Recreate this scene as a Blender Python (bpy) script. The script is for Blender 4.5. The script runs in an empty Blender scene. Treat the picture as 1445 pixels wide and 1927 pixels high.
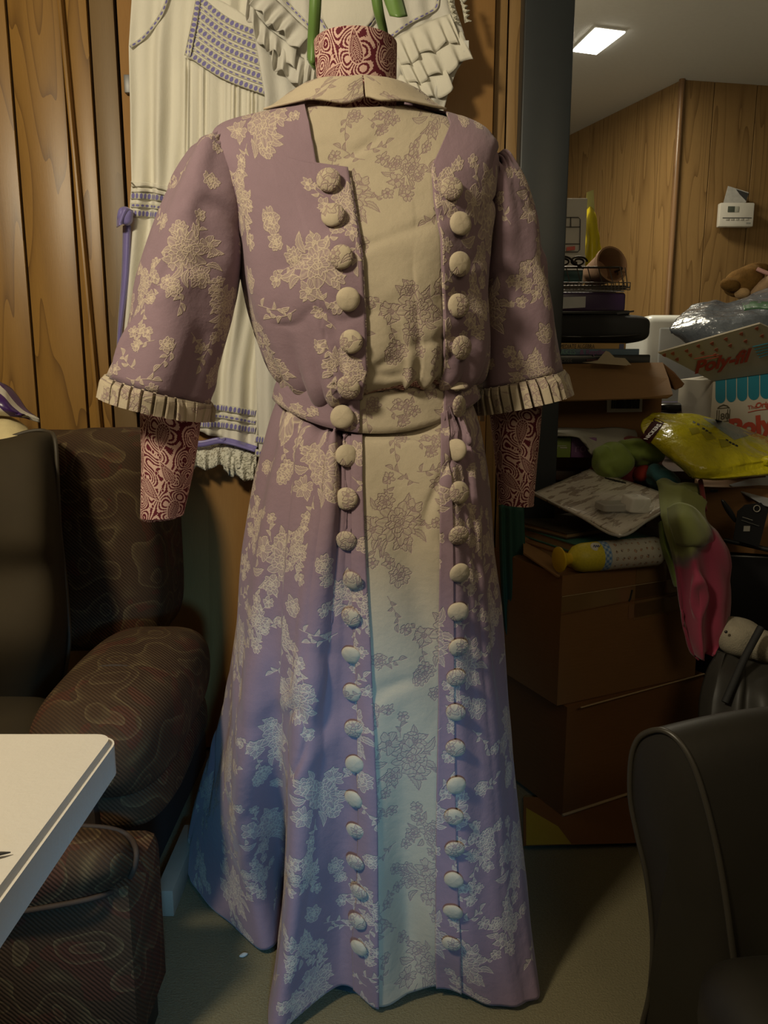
import bpy, math, random
import numpy as np
from mathutils import Vector, Matrix
from mathutils.bvhtree import BVHTree
from math import pi, sin, cos, radians as rad

random.seed(7)
RNG = np.random.default_rng(7)
scene = bpy.context.scene
COL = scene.collection

# ------------------------------------------------------------------ camera
CAM_H = 1.03
PITCH = rad(10.3)
FPX = 1450.0
IW, IH = 1445.0, 1927.0
cam = bpy.data.cameras.new('camera')
cam.sensor_fit = 'VERTICAL'
cam.sensor_height = 36.0
cam.lens = FPX / IH * 36.0
cam.clip_start = 0.02
camo = bpy.data.objects.new('camera', cam)
camo.location = (0, 0, CAM_H)
camo.rotation_euler = (pi / 2 - PITCH, 0, 0)
COL.objects.link(camo)
scene.camera = camo

# ------------------------------------------------------------------ exposure, world, lights
scene.view_settings.view_transform = 'Standard'
scene.view_settings.look = 'None'
scene.view_settings.exposure = 0.0
scene.view_settings.gamma = 1.0
scene.view_settings.use_curve_mapping = False

world = bpy.data.worlds.new('world')
scene.world = world
world.use_nodes = True
world.node_tree.nodes['Background'].inputs[0].default_value = (1.0, 0.86, 0.62, 1)
world.node_tree.nodes['Background'].inputs[1].default_value = 0.035


def add_light(name, kind, loc, target, power, color, size=0.2, **kw):
    ld = bpy.data.lights.new(name, kind)
    ld.energy = power
    ld.color = color
    if kind == 'AREA':
        ld.shape = 'RECTANGLE'
        ld.size = size
        ld.size_y = kw.get('size_y', size)
        if 'spread' in kw:
            ld.spread = kw['spread']
    if kind == 'SPOT':
        ld.shadow_soft_size = size
        ld.spot_size = kw.get('spot', rad(40))
        ld.spot_blend = kw.get('blend', 0.6)
    if kind == 'POINT':
        ld.shadow_soft_size = size
    o = bpy.data.objects.new(name, ld)
    o.location = loc
    d = Vector(target) - Vector(loc)
    o.rotation_euler = d.to_track_quat('-Z', 'Y').to_euler()
    COL.objects.link(o)
    return o


WARM = (1.0, 0.87, 0.62)
add_light('key_lamp', 'AREA', (-0.95, 0.15, 2.0), (-0.05, 1.45, 0.95), 24, WARM, 0.22)
add_light('screen_glow', 'SPOT', (0.05, -0.12, 0.78), (-0.17, 1.15, 0.31), 40, (0.16, 0.52, .92), 0.06,
          spot=rad(46), blend=1.0)
add_light('far_lamp', 'AREA', (.74, 3.15, 2.27), (.80, 3.1, 0), 14, (1.0, 0.90, 0.68), 0.3)
add_light('fill_light', 'AREA', (1.0, -0.5, 2.2), (.75, 1.8, 0.6), 7.5, (1.0, 0.80, 0.50), 0.9)  # added soft fill that lifts the dim boxes on the right
add_light('far_fill', 'POINT', (.08, 2.7, 1.60), (0, 0, 0), 10, (1.0, 0.86, 0.62), 0.12)  # added unseen point light behind the wall, brightens far ceiling and walls


# ------------------------------------------------------------------ picture-to-place helpers
def ray(px, py):
    v = (963.5 - py) / FPX
    return np.array([(px - 722.5) / FPX, cos(PITCH) + v * sin(PITCH), -sin(PITCH) + v * cos(PITCH)])


def P(px, py, Y):
    d = ray(px, py)
    t = Y / d[1]
    return np.array([t * d[0], Y, CAM_H + t * d[2]])


def PZ(px, py, z):
    d = ray(px, py)
    t = (z - CAM_H) / d[2]
    return np.array([t * d[0], t * d[1], z])


def XZ(px, Y, z):
    """X of the point at depth Y and height z that stands on picture column px"""
    depth = Y * cos(PITCH) + (CAM_H - z) * sin(PITCH)
    return (px - 722.5) / FPX * depth


def proj(p):
    p = np.asarray(p)
    dep = p[..., 1] * cos(PITCH) + (CAM_H - p[..., 2]) * sin(PITCH)
    up = p[..., 1] * sin(PITCH) + (p[..., 2] - CAM_H) * cos(PITCH)
    return 722.5 + FPX * p[..., 0] / dep, 963.5 - FPX * up / dep


# ------------------------------------------------------------------ object helpers
def worldloc(o):
    l = Vector((0, 0, 0))
    while o is not None:
        l += o.location
        o = o.parent
    return l


def tag(o, label=None, cat=None, group=None, kind=None):
    if label: o['label'] = label
    if cat: o['category'] = cat
    if group: o['group'] = group
    if kind: o['kind'] = kind
    return o


def thing(name, label, cat, loc=(0, 0, 0), group=None, kind=None):
    o = bpy.data.objects.new(name, None)
    o.empty_display_size = 0.05
    o.location = loc
    COL.objects.link(o)
    return tag(o, label, cat, group, kind)


def mesh(name, verts, faces, mat=None, parent=None, uv=None, smooth=True, flat_angle=None):
    """verts are world coordinates; stored relative to the parent"""
    me = bpy.data.meshes.new(name)
    off = np.array(worldloc(parent)) if parent is not None else np.zeros(3)
    v = np.asarray(verts, dtype=float) - off
    me.from_pydata(v.tolist(), [], [list(f) for f in faces])
    if uv is not None:
        lay = me.uv_layers.new(name='UVMap')
        idx = np.zeros(len(me.loops), dtype=np.int32)
        me.loops.foreach_get('vertex_index', idx)
        lay.data.foreach_set('uv', np.asarray(uv, dtype=np.float32)[idx].ravel())
    if smooth:
        me.polygons.foreach_set('use_smooth', [True] * len(me.polygons))
    me.update()
    o = bpy.data.objects.new(name, me)
    if mat is not None:
        me.materials.append(mat)
    COL.objects.link(o)
    if parent is not None:
        o.parent = parent
    if smooth and flat_angle:
        try:
            me.set_sharp_from_angle(angle=rad(flat_angle))
        except Exception:
            pass
    return o


def gridfaces(nv, nu, closed=False, base=0, flip=False):
    f = []
    m = nu if closed else nu - 1
    for i in range(nv - 1):
        for j in range(m):
            a = base + i * nu + j
            b = base + i * nu + (j + 1) % nu
            q = (a, b, b + nu, a + nu)
            f.append(q[::-1] if flip else q)
    return f


def grid_normals(G, closed=False):
    if closed:
        du = np.roll(G, -1, 1) - np.roll(G, 1, 1)
    else:
        du = np.gradient(G, axis=1)
    dv = np.gradient(G, axis=0)
    n = np.cross(du, dv)
    l = np.linalg.norm(n, axis=2, keepdims=True)
    return n / np.maximum(l, 1e-9)


def sheet(name, G, mat, parent=None, uv=None, thick=0.0, closed=False, out=None, cap=False, flat_angle=None):
    """grid surface; thick > 0 makes a solid skin below the surface (away from the camera side)"""
    G = np.asarray(G, dtype=float)
    nv, nu = G.shape[:2]
    if uv is None:
        du = np.zeros((nv, nu)); dv = np.zeros((nv, nu))
        du[:, 1:] = np.cumsum(np.linalg.norm(np.diff(G, axis=1), axis=2), axis=1)
        du -= du[:, nu // 2:nu // 2 + 1]
        dv[1:, :] = np.cumsum(np.linalg.norm(np.diff(G, axis=0), axis=2), axis=0)
        uv = np.stack([du, -dv], axis=2)
    V = G.reshape(-1, 3)
    F = gridfaces(nv, nu, closed)
    U = uv.reshape(-1, 2)
    if thick:
        N = grid_normals(G, closed)
        ref = np.array([0, 0, CAM_H]) - G.reshape(-1, 3).mean(0) if out is None else np.asarray(out, float)
        if closed:
            c = G.mean(axis=1, keepdims=True)
            if ((G - c) * N).sum() < 0: N = -N
        elif (N.reshape(-1, 3).mean(0) @ ref) < 0:
            N = -N
        G2 = G - N * thick
        n0 = nv * nu
        V = np.vstack([V, G2.reshape(-1, 3)])
        U = np.vstack([U, U])
        F += gridfaces(nv, nu, closed, n0, True)
        m = nu if closed else nu - 1
        for i in (0, nv - 1):
            for j in range(m):
                a = i * nu + j; b = i * nu + (j + 1) % nu
                q = (a, b, b + n0, a + n0)
                F.append(q if i else q[::-1])
        if not closed:
            for j in (0, nu - 1):
                for i in range(nv - 1):
                    a = i * nu + j; b = a + nu
                    q = (a, b, b + n0, a + n0)
                    F.append(q[::-1] if j else q)
    elif cap:
        for i, s in ((0, 1), (nv - 1, -1)):
            c = len(V)
            V = np.vstack([V, G[i].mean(0)[None]])
            U = np.vstack([U, U[i * nu:(i + 1) * nu].mean(0)[None]])
            for j in range(nu if closed else nu - 1):
                a = i * nu + j; b = i * nu + (j + 1) % nu
                F.append((a, c, b)[::s])
    return mesh(name, V, F, mat, parent, U, True, flat_angle)


def catmull(pts, n, closed=False):
    pts = np.asarray(pts, dtype=float)
    k = len(pts)
    if closed:
        t = np.linspace(0, k, n, endpoint=False)
    else:
        t = np.linspace(0, k - 1, n)
    i = np.floor(t).astype(int)
    if not closed: i = np.minimum(i, k - 2)
    f = (t - i)
    f = f.reshape((-1,) + (1,) * (pts.ndim - 1))
    if closed:
        p0, p1, p2, p3 = pts[(i - 1) % k], pts[i % k], pts[(i + 1) % k], pts[(i + 2) % k]
    else:
        ext = np.concatenate([2 * pts[:1] - pts[1:2], pts, 2 * pts[-1:] - pts[-2:-1]])
        p0, p1, p2, p3 = ext[i], ext[i + 1], ext[i + 2], ext[i + 3]
    return 0.5 * ((2 * p1) + (-p0 + p2) * f + (2 * p0 - 5 * p1 + 4 * p2 - p3) * f ** 2
                  + (-p0 + 3 * p1 - 3 * p2 + p3) * f ** 3)


def ctrl(rows):
    return np.array([[P(*c) for c in r] for r in rows])


def patch(rows, nv=30, nu=30, closed=False):
    """smooth grid through rows of (px, py, Y) points"""
    C = ctrl(rows) if not isinstance(rows, np.ndarray) else rows
    A = catmull(C, nv)
    return np.transpose(catmull(np.transpose(A, (1, 0, 2)), nu, closed), (1, 0, 2))


def snoise(p, seed=0, f=1.0):
    """cheap smooth pseudo noise on an (...,3) array"""
    r = np.random.default_rng(seed)
    s = 0
    for k in range(5):
        d = r.normal(size=3); d /= np.linalg.norm(d)
        w = f * (0.7 + 0.5 * k)
        s = s + np.sin((p @ d) * w + r.uniform(0, 6.28) + 1.3 * np.sin((p @ np.roll(d, 1)) * w * .8)) / (1 + .45 * k)
    return s / 2.6


def wrinkle(G, amp, f, seed=0, closed=False):
    N = grid_normals(G, closed)
    n = snoise(G, seed, f)
    return G + N * (amp * n)[..., None]


def creases(G, amp, f, seed=0, closed=False, stretch=(1, 1, 1), width=.13):
    """sparse sharp folds pressed into cloth"""
    N_ = grid_normals(G, closed)
    if closed and ((G - G.mean(1, keepdims=True)) * N_).sum() < 0: N_ = -N_
    n = snoise(G * np.array(stretch), seed, f)
    m_ = snoise(G, seed + 50, f * .6)
    c = np.exp(-(n / width) ** 2) * np.clip(m_ * 2 + .2, 0, 1)
    c2 = np.exp(-((n - .3) / (width * 1.6)) ** 2) * np.clip(m_ * 2 + .2, 0, 1)
    return G + N_ * (amp * (c2 * .7 - c))[..., None]


def box_vf(sx, sy, sz, bev=0.0):
    """box centred on x,y with z from 0, bevelled by chamfer"""
    if bev <= 0:
        v = [(x * sx / 2, y * sy / 2, z * sz) for z in (0, 1) for y in (-1, 1) for x in (-1, 1)]
        f = [(0, 2, 3, 1), (4, 5, 7, 6), (0, 1, 5, 4), (2, 6, 7, 3), (0, 4, 6, 2), (1, 3, 7, 5)]
        return np.array(v), f
    import bmesh
    bm = bmesh.new()
    bmesh.ops.create_cube(bm, size=1)
    for v in bm.verts:
        v.co.x *= sx; v.co.y *= sy; v.co.z = (v.co.z + .5) * sz
    bmesh.ops.bevel(bm, geom=list(bm.edges), offset=bev, segments=2, affect='EDGES', profile=.5)
    bm.verts.index_update()
    V = np.array([v.co[:] for v in bm.verts]); F = [[v.index for v in f.verts] for f in bm.faces]
    bm.free()
    return V, F


def rotz(V, a, c=(0, 0, 0)):
    c = np.asarray(c, float)
    R = np.array([[cos(a), -sin(a), 0], [sin(a), cos(a), 0], [0, 0, 1]])
    return (np.asarray(V) - c) @ R.T + c


def rotm(V, euler, c=(0, 0, 0)):
    from mathutils import Euler
    R = np.array(Euler(euler).to_matrix())
    return (np.asarray(V) - np.asarray(c)) @ R.T + np.asarray(c)


def box(name, x0, x1, y0, y1, z0, z1, mat, parent=None, bev=0.003, rz=0, pivot=None, euler=None):
    V, F = box_vf(x1 - x0, y1 - y0, z1 - z0, bev)
    V = V + np.array([(x0 + x1) / 2, (y0 + y1) / 2, z0])
    pv = pivot if pivot is not None else (x0, y0, z0)
    if rz: V = rotz(V, rz, pv)
    if euler: V = rotm(V, euler, pv)
    return mesh(name, V, F, mat, parent, smooth=bev > 0, flat_angle=40)


def poly_prism(name, pts, thick, mat, parent=None, out=None, uv=None):
    """flat 3-D polygon given real thickness (away from the camera side)"""
    pts = np.asarray(pts, float)
    n = np.zeros(3)
    for i in range(len(pts)):
        n += np.cross(pts[i], pts[(i + 1) % len(pts)])
    n /= np.linalg.norm(n)
    ref = np.array([0, 0, CAM_H]) - pts.mean(0) if out is None else np.asarray(out)
    rev = n @ ref < 0
    if rev: n = -n
    k = len(pts)
    V = np.vstack([pts, pts - n * thick])
    F = [tuple(range(k)), tuple(range(2 * k - 1, k - 1, -1))] + [(i, i + k, (i + 1) % k + k, (i + 1) % k) for i in range(k)]
    if rev: F = [f[::-1] for f in F]
    if uv is not None: uv = np.vstack([uv, uv])
    return mesh(name, V, F, mat, parent, uv, False)


def tube(name, pts, r, mat, parent=None, n=8, closed=False, smoothpts=0, caps=True):
    pts = np.asarray(pts, float)
    if smoothpts: pts = catmull(pts, smoothpts, closed)
    k = len(pts)
    rr = np.full(k, r) if np.isscalar(r) else np.interp(np.linspace(0, 1, k), np.linspace(0, 1, len(r)), r)
    T = (np.roll(pts, -1, 0) - np.roll(pts, 1, 0)) if closed else np.gradient(pts, axis=0)
    T /= np.maximum(np.linalg.norm(T, axis=1, keepdims=True), 1e-9)
    up = np.array([0, 0, 1.0]) if abs(T[0][2]) < .9 else np.array([0, 1.0, 0])
    rings = []
    a = np.linspace(0, 2 * pi, n, endpoint=False)
    x = np.cross(up, T[0]); x /= np.linalg.norm(x)
    for i in range(k):
        x = x - T[i] * (x @ T[i]); x /= np.linalg.norm(x)
        y = np.cross(T[i], x)
        rings.append(pts[i] + rr[i] * (np.cos(a)[:, None] * x + np.sin(a)[:, None] * y))
    R = np.array(rings)
    V = R.reshape(-1, 3)
    F = gridfaces(k, n, True)
    if closed:
        F += [((k - 1) * n + j, (k - 1) * n + (j + 1) % n, (j + 1) % n, j) for j in range(n)]
    elif caps:
        F.append(tuple(range(n))[::-1]); F.append(tuple((k - 1) * n + j for j in range(n)))
    return mesh(name, V, F, mat, parent, smooth=True, flat_angle=60)


def joined(name, parts, mat, parent=None, smooth=True, flat_angle=50):
    """several vertex/face sets -> one mesh"""
    V = []; F = []; b = 0
    for v, f in parts:
        V.append(np.asarray(v)); F += [[i + b for i in q] for q in f]; b += len(v)
    return mesh(name, np.vstack(V), F, mat, parent, smooth=smooth, flat_angle=flat_angle)


def lathe(name, prof, origin, axis, mat, parent=None, n=32):
    """prof: list of (radius, distance along axis)"""
    ax = np.asarray(axis, float); ax /= np.linalg.norm(ax)
    up = np.array([0, 0, 1.0]) if abs(ax[2]) < .9 else np.array([1.0, 0, 0])
    x = np.cross(up, ax); x /= np.linalg.norm(x); y = np.cross(ax, x)
    a = np.linspace(0, 2 * pi, n, endpoint=False)
    V = []; uv = []
    for r, h in prof:
        for t in a:
            V.append(np.asarray(origin) + ax * h + max(r, 1e-5) * (cos(t) * x + sin(t) * y)); uv.append((t / (2 * pi), h))
    F = gridfaces(len(prof), n, True)
    return mesh(name, V, F, mat, parent, uv, True, flat_angle=45)


def blob(name, c, ax, mat, parent=None, e=(1.0, 1.0), euler=(0, 0, 0), amp=0.0, f=20, seed=0, nu=40, nv=24, cre=0.0, cf=40):
    """superellipsoid with soft wrinkles; ax = half sizes"""
    u = np.linspace(-pi, pi, nu, endpoint=False); v = np.linspace(-pi / 2 + .02, pi / 2 - .02, nv)
    U, Vv = np.meshgrid(u, v)
    sp = lambda w, m: np.sign(w) * np.abs(w) ** m
    X = ax[0] * sp(np.cos(Vv), e[0]) * sp(np.cos(U), e[1])
    Y = ax[1] * sp(np.cos(Vv), e[0]) * sp(np.sin(U), e[1])
    Z = ax[2] * sp(np.sin(Vv), e[0])
    G = np.stack([X, Y, Z], 2)
    if amp:
        n = snoise(G, seed, f)
        G = G + amp * n[..., None] * (G / np.maximum(np.linalg.norm(G, axis=2, keepdims=True), 1e-6))
    G = rotm(G.reshape(-1, 3), euler).reshape(G.shape) + np.asarray(c)
    if cre: G = creases(G, cre, cf, seed + 3, True, width=.2)
    return sheet(name, G, mat, parent, closed=True, cap=True)


def text(name, s, mat, origin, xdir, ydir, size, parent=None, shear=0.0, extr=0.0004, align='LEFT', bold=0.0, width=None):
    """flat lettering as a mesh; origin = baseline start, xdir/ydir world directions"""
    cu = bpy.data.curves.new(name, 'FONT')
    cu.body = s; cu.size = 1.0; cu.shear = shear; cu.extrude = 0; cu.offset = bold; cu.align_x = align
    cu.resolution_u = 3
    t = bpy.data.objects.new(name, cu)
    COL.objects.link(t)
    dg = bpy.context.evaluated_depsgraph_get()
    me = bpy.data.meshes.new_from_object(t.evaluated_get(dg))
    V = np.array([v.co[:] for v in me.vertices]); F = [list(p.vertices) for p in me.polygons]
    bpy.data.objects.remove(t); bpy.data.curves.remove(cu); bpy.data.meshes.remove(me)
    if len(V) == 0: return None
    x = np.asarray(xdir, float); x /= np.linalg.norm(x)
    y = np.asarray(ydir, float); y -= x * (x @ y); y /= np.linalg.norm(y)
    z = np.cross(x, y)
    sx = size
    if width is not None:
        sx = width / (V[:, 0].max() - V[:, 0].min())
    W = np.asarray(origin) + sx * V[:, :1] * x + size * V[:, 1:2] * y + extr * z
    return mesh(name, W, F, mat, parent, smooth=False)


# ------------------------------------------------------------------ material helpers
def new_mat(name):
    m = bpy.data.materials.new(name)
    m.use_nodes = True
    nt = m.node_tree
    return m, nt, nt.nodes['Principled BSDF']


def nd(nt, typ, **kw):
    n = nt.nodes.new(typ)
    for k, v in kw.items():
        if k in ('inp',):
            for a, b in v.items(): n.inputs[a].default_value = b
        else:
            setattr(n, k, v)
    return n


def mixc(nt, fac, a, b, typ='MIX'):
    m = nt.nodes.new('ShaderNodeMix'); m.data_type = 'RGBA'; m.blend_type = typ
    for i, s in ((0, fac), (6, a), (7, b)):
        if hasattr(s, 'links') or hasattr(s, 'is_output'):
            nt.links.new(s, m.inputs[i])
        else:
            m.inputs[i].default_value = (*s, 1) if isinstance(s, tuple) and len(s) == 3 else s
    return m.outputs[2]


def mth(nt, op, a, b=None, clamp=False):
    m = nt.nodes.new('ShaderNodeMath'); m.operation = op; m.use_clamp = clamp
    for i, s in enumerate((a, b)):
        if s is None: continue
        if hasattr(s, 'is_output'): nt.links.new(s, m.inputs[i])
        else: m.inputs[i].default_value = s
    return m.outputs[0]


def bump(nt, b, h, strength=.3, dist=.002):
    n = nt.nodes.new('ShaderNodeBump'); n.inputs['Strength'].default_value = strength; n.inputs['Distance'].default_value = dist
    nt.links.new(h, n.inputs['Height']); nt.links.new(n.outputs[0], b.inputs['Normal'])


def noise_out(nt, coord, scale, detail=3, rough=.55, sc=(1, 1, 1)):
    mp = nt.nodes.new('ShaderNodeMapping'); mp.inputs['Scale'].default_value = sc
    nt.links.new(coord, mp.inputs[0])
    n = nt.nodes.new('ShaderNodeTexNoise'); n.inputs['Scale'].default_value = scale
    n.inputs['Detail'].default_value = detail; n.inputs['Roughness'].default_value = rough
    nt.links.new(mp.outputs[0], n.inputs['Vector'])
    return n.outputs[0]


def plain(name, col, rough=.6, var=.12, scale=18, metal=0.0, bmp=0.0, spec=.5, sheen=0.0, coat=0.0):
    m, nt, b = new_mat(name)
    tc = nt.nodes.new('ShaderNodeTexCoord').outputs['Object']
    n = noise_out(nt, tc, scale, 4)
    lo = tuple(c * (1 - var) for c in col); hi = tuple(min(1, c * (1 + var)) for c in col)
    c = mixc(nt, n, lo, hi)
    nt.links.new(c, b.inputs['Base Color'])
    b.inputs['Roughness'].default_value = rough; b.inputs['Metallic'].default_value = metal
    b.inputs['Specular IOR Level'].default_value = spec
    b.inputs['Sheen Weight'].default_value = sheen
    b.inputs['Coat Weight'].default_value = coat
    if bmp: bump(nt, b, noise_out(nt, tc, scale * 6, 3), bmp, .002)
    return m


# ------------------------------------------------------------------ drawn pattern tiles (computed here, kept in memory)
def image_from(name, arr, alpha=None):
    h, w = arr.shape[:2]
    im = bpy.data.images.new(name, w, h, alpha=alpha is not None)
    im.colorspace_settings.name = 'Non-Color'
    buf = np.ones((h, w, 4), dtype=np.float32)
    buf[..., :3] = arr if arr.ndim == 3 else arr[..., None]
    if alpha is not None: buf[..., 3] = alpha
    im.pixels.foreach_set(buf.ravel())
    im.update(); im.pack()
    return im


def stamp(chan, poly, w, hatch=None):
    """chan = dict F,L,H arrays (wrapping tile); poly Nx2 pixel polygon"""
    S = chan['F'].shape[0]
    x0, y0 = np.floor(poly.min(0) - 3).astype(int); x1, y1 = np.ceil(poly.max(0) + 4).astype(int)
    X, Y = np.meshgrid(np.arange(x0, x1), np.arange(y0, y1))
    ins = np.zeros(X.shape, bool); d = np.full(X.shape, 1e9)
    A = poly; B = np.roll(poly, -1, 0)
    for (ax, ay), (bx, by) in zip(A, B):
        if ay != by:
            c = ((ay > Y) != (by > Y)) & (X < (bx - ax) * (Y - ay) / (by - ay) + ax)
            ins ^= c
        ex, ey = bx - ax, by - ay
        t = np.clip(((X - ax) * ex + (Y - ay) * ey) / (ex * ex + ey * ey + 1e-9), 0, 1)
        d = np.minimum(d, np.hypot(X - ax - t * ex, Y - ay - t * ey))
    ix = X % S; iy = Y % S
    F, L, H = chan['F'], chan['L'], chan['H']
    F[iy, ix] = np.where(ins, 1, F[iy, ix])
    L[iy, ix] = np.where(ins, 0, L[iy, ix])
    if hatch is not None:
        H[iy, ix] = np.where(ins, hatch(X, Y, d), H[iy, ix])
    L[iy, ix] = np.maximum(L[iy, ix], np.clip(1.0 - (d - w), 0, 1))


def line(chan, pts, w):
    S = chan['F'].shape[0]
    pts = np.asarray(pts, float)
    x0, y0 = np.floor(pts.min(0) - 3).astype(int); x1, y1 = np.ceil(pts.max(0) + 4).astype(int)
    X, Y = np.meshgrid(np.arange(x0, x1), np.arange(y0, y1)); d = np.full(X.shape, 1e9)
    for (ax, ay), (bx, by) in zip(pts[:-1], pts[1:]):
        ex, ey = bx - ax, by - ay
        t = np.clip(((X - ax) * ex + (Y - ay) * ey) / (ex * ex + ey * ey + 1e-9), 0, 1)
        d = np.minimum(d, np.hypot(X - ax - t * ex, Y - ay - t * ey))
    ix = X % S; iy = Y % S
    chan['L'][iy, ix] = np.maximum(chan['L'][iy, ix], np.clip(1.0 - (d - w), 0, 1))


def floral_tile(S=1152, m=0.50):
    r = random.Random(11)
    ch = {k: np.zeros((S, S), np.float32) for k in 'FLH'}
    mm = S / (m * 1000)
    LW = .34 * mm

    def petal(cx, cy, ang, ln, wd, wob=.12, base=(0, 0)):
        t = np.linspace(0, 2 * pi, 22, endpoint=False)
        rr = 1 + wob * np.array([sin(3 * a + r1) + .6 * sin(5 * a + r2) for a in t for r1, r2 in [(ph[0], ph[1])]])
        x = ln * (.5 + .5 * np.cos(t)) * 1.0; y = wd * np.sin(t) * (.62 + .45 * (.5 + .5 * np.cos(t)))
        x = x * rr; y = y * rr
        ca, sa = cos(ang), sin(ang)
        poly = np.stack([cx + ca * x - sa * y, cy + sa * x + ca * y], 1)
        k = r.uniform(1.5, 2.3) / mm
        ox, oy = cx - ca * ln * .25, cy - sa * ln * .25

        def hatch(X, Y, d):
            a = np.arctan2(Y - oy, X - ox); rad_ = np.hypot(X - ox, Y - oy)
            return (np.sin(a * 26 + .9 * np.sin(rad_ * .08)) * .5 + .5) * (.35 + .65 * np.clip(rad_ / ln, 0, 1))
        stamp(ch, poly, LW, hatch)

    ph = [0, 0]

    def flower(cx, cy, R, rings=3):
        a0 = r.uniform(0, 6.28)
        spec = {3: [(1.0, 7, .34), (.74, 6, .3), (.5, 5, .24), (.27, 3, .17)], 2: [(1.0, 6, .42), (.6, 5, .3), (.3, 3, .18)],
                1: [(1.0, 5, .40), (.3, 4, .16)]}[rings]
        for q, n, wd in spec:
            for k in range(n):
                ph[0] = r.uniform(0, 6.28); ph[1] = r.uniform(0, 6.28)
                a = a0 + k * 2 * pi / n + r.uniform(-.2, .2)
                L_ = R * q * r.uniform(.86, 1.1)
                petal(cx + cos(a) * L_ * .12, cy + sin(a) * L_ * .12, a, L_ * .9, R * wd * r.uniform(.9, 1.2))
            a0 += .5
        t = np.linspace(0, 4.5 * pi, 40)
        line(ch, [(cx + R * .018 * s * cos(s), cy + R * .018 * s * sin(s)) for s in t], LW * .8)

    def leaf(cx, cy, ang, ln, wd, serr=.0):
        t = np.linspace(0, 1, 13)
        w = wd * np.sin(pi * t) ** .8 * (1 - .3 * t) * (1 + serr * np.array([(-1) ** i for i in range(13)]))
        bend = .18 * ln * np.sin(pi * t) * (1 if (int(cx) % 2) else -1)
        ca, sa = cos(ang), sin(ang)
        up = np.stack([t * ln, bend + w], 1); dn = np.stack([t * ln, bend - w], 1)[::-1]
        pl = np.vstack([up, dn[1:-1]])
        R2 = np.array([[ca, sa], [-sa, ca]])
        poly = pl @ R2 + (cx, cy)

        def hatch(X, Y, d):
            u = (X - cx) * ca + (Y - cy) * sa; v = -(X - cx) * sa + (Y - cy) * ca
            return np.clip(.5 + .5 * np.sin((u - np.abs(v) * 1.2) * 2 * pi / (2.4 * mm)), 0, 1) * .9
        stamp(ch, poly, LW, hatch)
        line(ch, np.stack([t * ln, bend], 1) @ R2 + (cx, cy), LW * .6)

    def sprig(cx, cy, ang, ln, n, fl=False):
        x, y = cx, cy
        pts = [(x, y)]
        for i in range(n):
            ang += r.uniform(-.35, .35)
            x += cos(ang) * ln / n; y += sin(ang) * ln / n
            pts.append((x, y))
        line(ch, pts, LW * .9)
        for i in range(1, n):
            s = 1 if i % 2 else -1
            leaf(pts[i][0], pts[i][1], ang + s * r.uniform(.6, 1.1), r.uniform(8, 13) * mm, 2.6 * mm)
        if fl: flower(x, y, r.uniform(8, 10) * mm, 1)
        else: leaf(x, y, ang, 13 * mm, 3.2 * mm)

    def bouquet(cx, cy, rot, s=1.0):
        for k in range(11):
            a = rot + k * 2 * pi / 11 + r.uniform(-.2, .2)
            d = r.uniform(20, 32) * mm * s
            leaf(cx + cos(a) * d, cy + sin(a) * d, a + r.uniform(-.4, .4), r.uniform(22, 34) * mm * s, r.uniform(5, 7.5) * mm * s, .12)
        for k in range(3):
            a = rot + k * 2.1 + r.uniform(-.3, .3)
            sprig(cx + cos(a) * 35 * mm * s, cy + sin(a) * 35 * mm * s, a, 36 * mm * s, 4, True)
        for k in range(4):
            a = rot + .5 + k * pi / 2 + r.uniform(-.2, .2)
            d = r.uniform(30, 38) * mm * s
            flower(cx + cos(a) * d, cy + sin(a) * d, r.uniform(15, 19) * mm * s, 2 if k % 2 else 1)
        flower(cx + 9 * mm, cy + 3 * mm, 30 * mm * s, 3)

    u = S / 1000
    for k in range(26):
        a = r.uniform(0, 6.28)
        sprig(r.uniform(0, S), r.uniform(0, S), a, r.uniform(30, 48) * mm, 5, k % 3 == 0)
    for k in range(14):
        flower(r.uniform(0, S), r.uniform(0, S), r.uniform(11, 17) * mm, 2)
    spots = [(170, 210, .3, .95), (620, 120, 1.4, .88), (420, 520, 2.3, 1.0), (860, 430, .9, .92), (120, 740, 1.9, .9), (700, 800, .2, 1.0), (420, 930, 3, .85), (340, 330, .7, .6), (960, 620, 2.6, .7), (900, 150, 4, .62), (250, 620, 5, .6), (620, 560, 1, .6), (560, 300, 2, .6)]
    for x, y, a, s in spots: bouquet(x * u, y * u, a, s)
    for x, y, a in [(380, 300, 1.0), (900, 260, 2.2), (640, 640, 4.0), (370, 880, 5.2), (930, 780, .6), (60, 520, 3.5), (480, 30, 1.0), (250, 460, 2.9)]:
        sprig(x * u, y * u, a, 34 * mm, 4, True)
    return np.stack([ch['F'], ch['L'], ch['H']], 2)


def teardrop(cx, cy, ang, R, bend=.35):
    t = np.linspace(0, 2 * pi, 30, endpoint=False)
    x = .62 * np.sin(t) * np.sin(t / 2) ** 1.3; y = -np.cos(t)
    x = x + bend * ((1 - y) / 2) ** 2 * -.9
    ca, sa = cos(ang), sin(ang)
    return np.stack([cx + R * (ca * x - sa * y), cy + R * (sa * x + ca * y)], 1)


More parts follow.
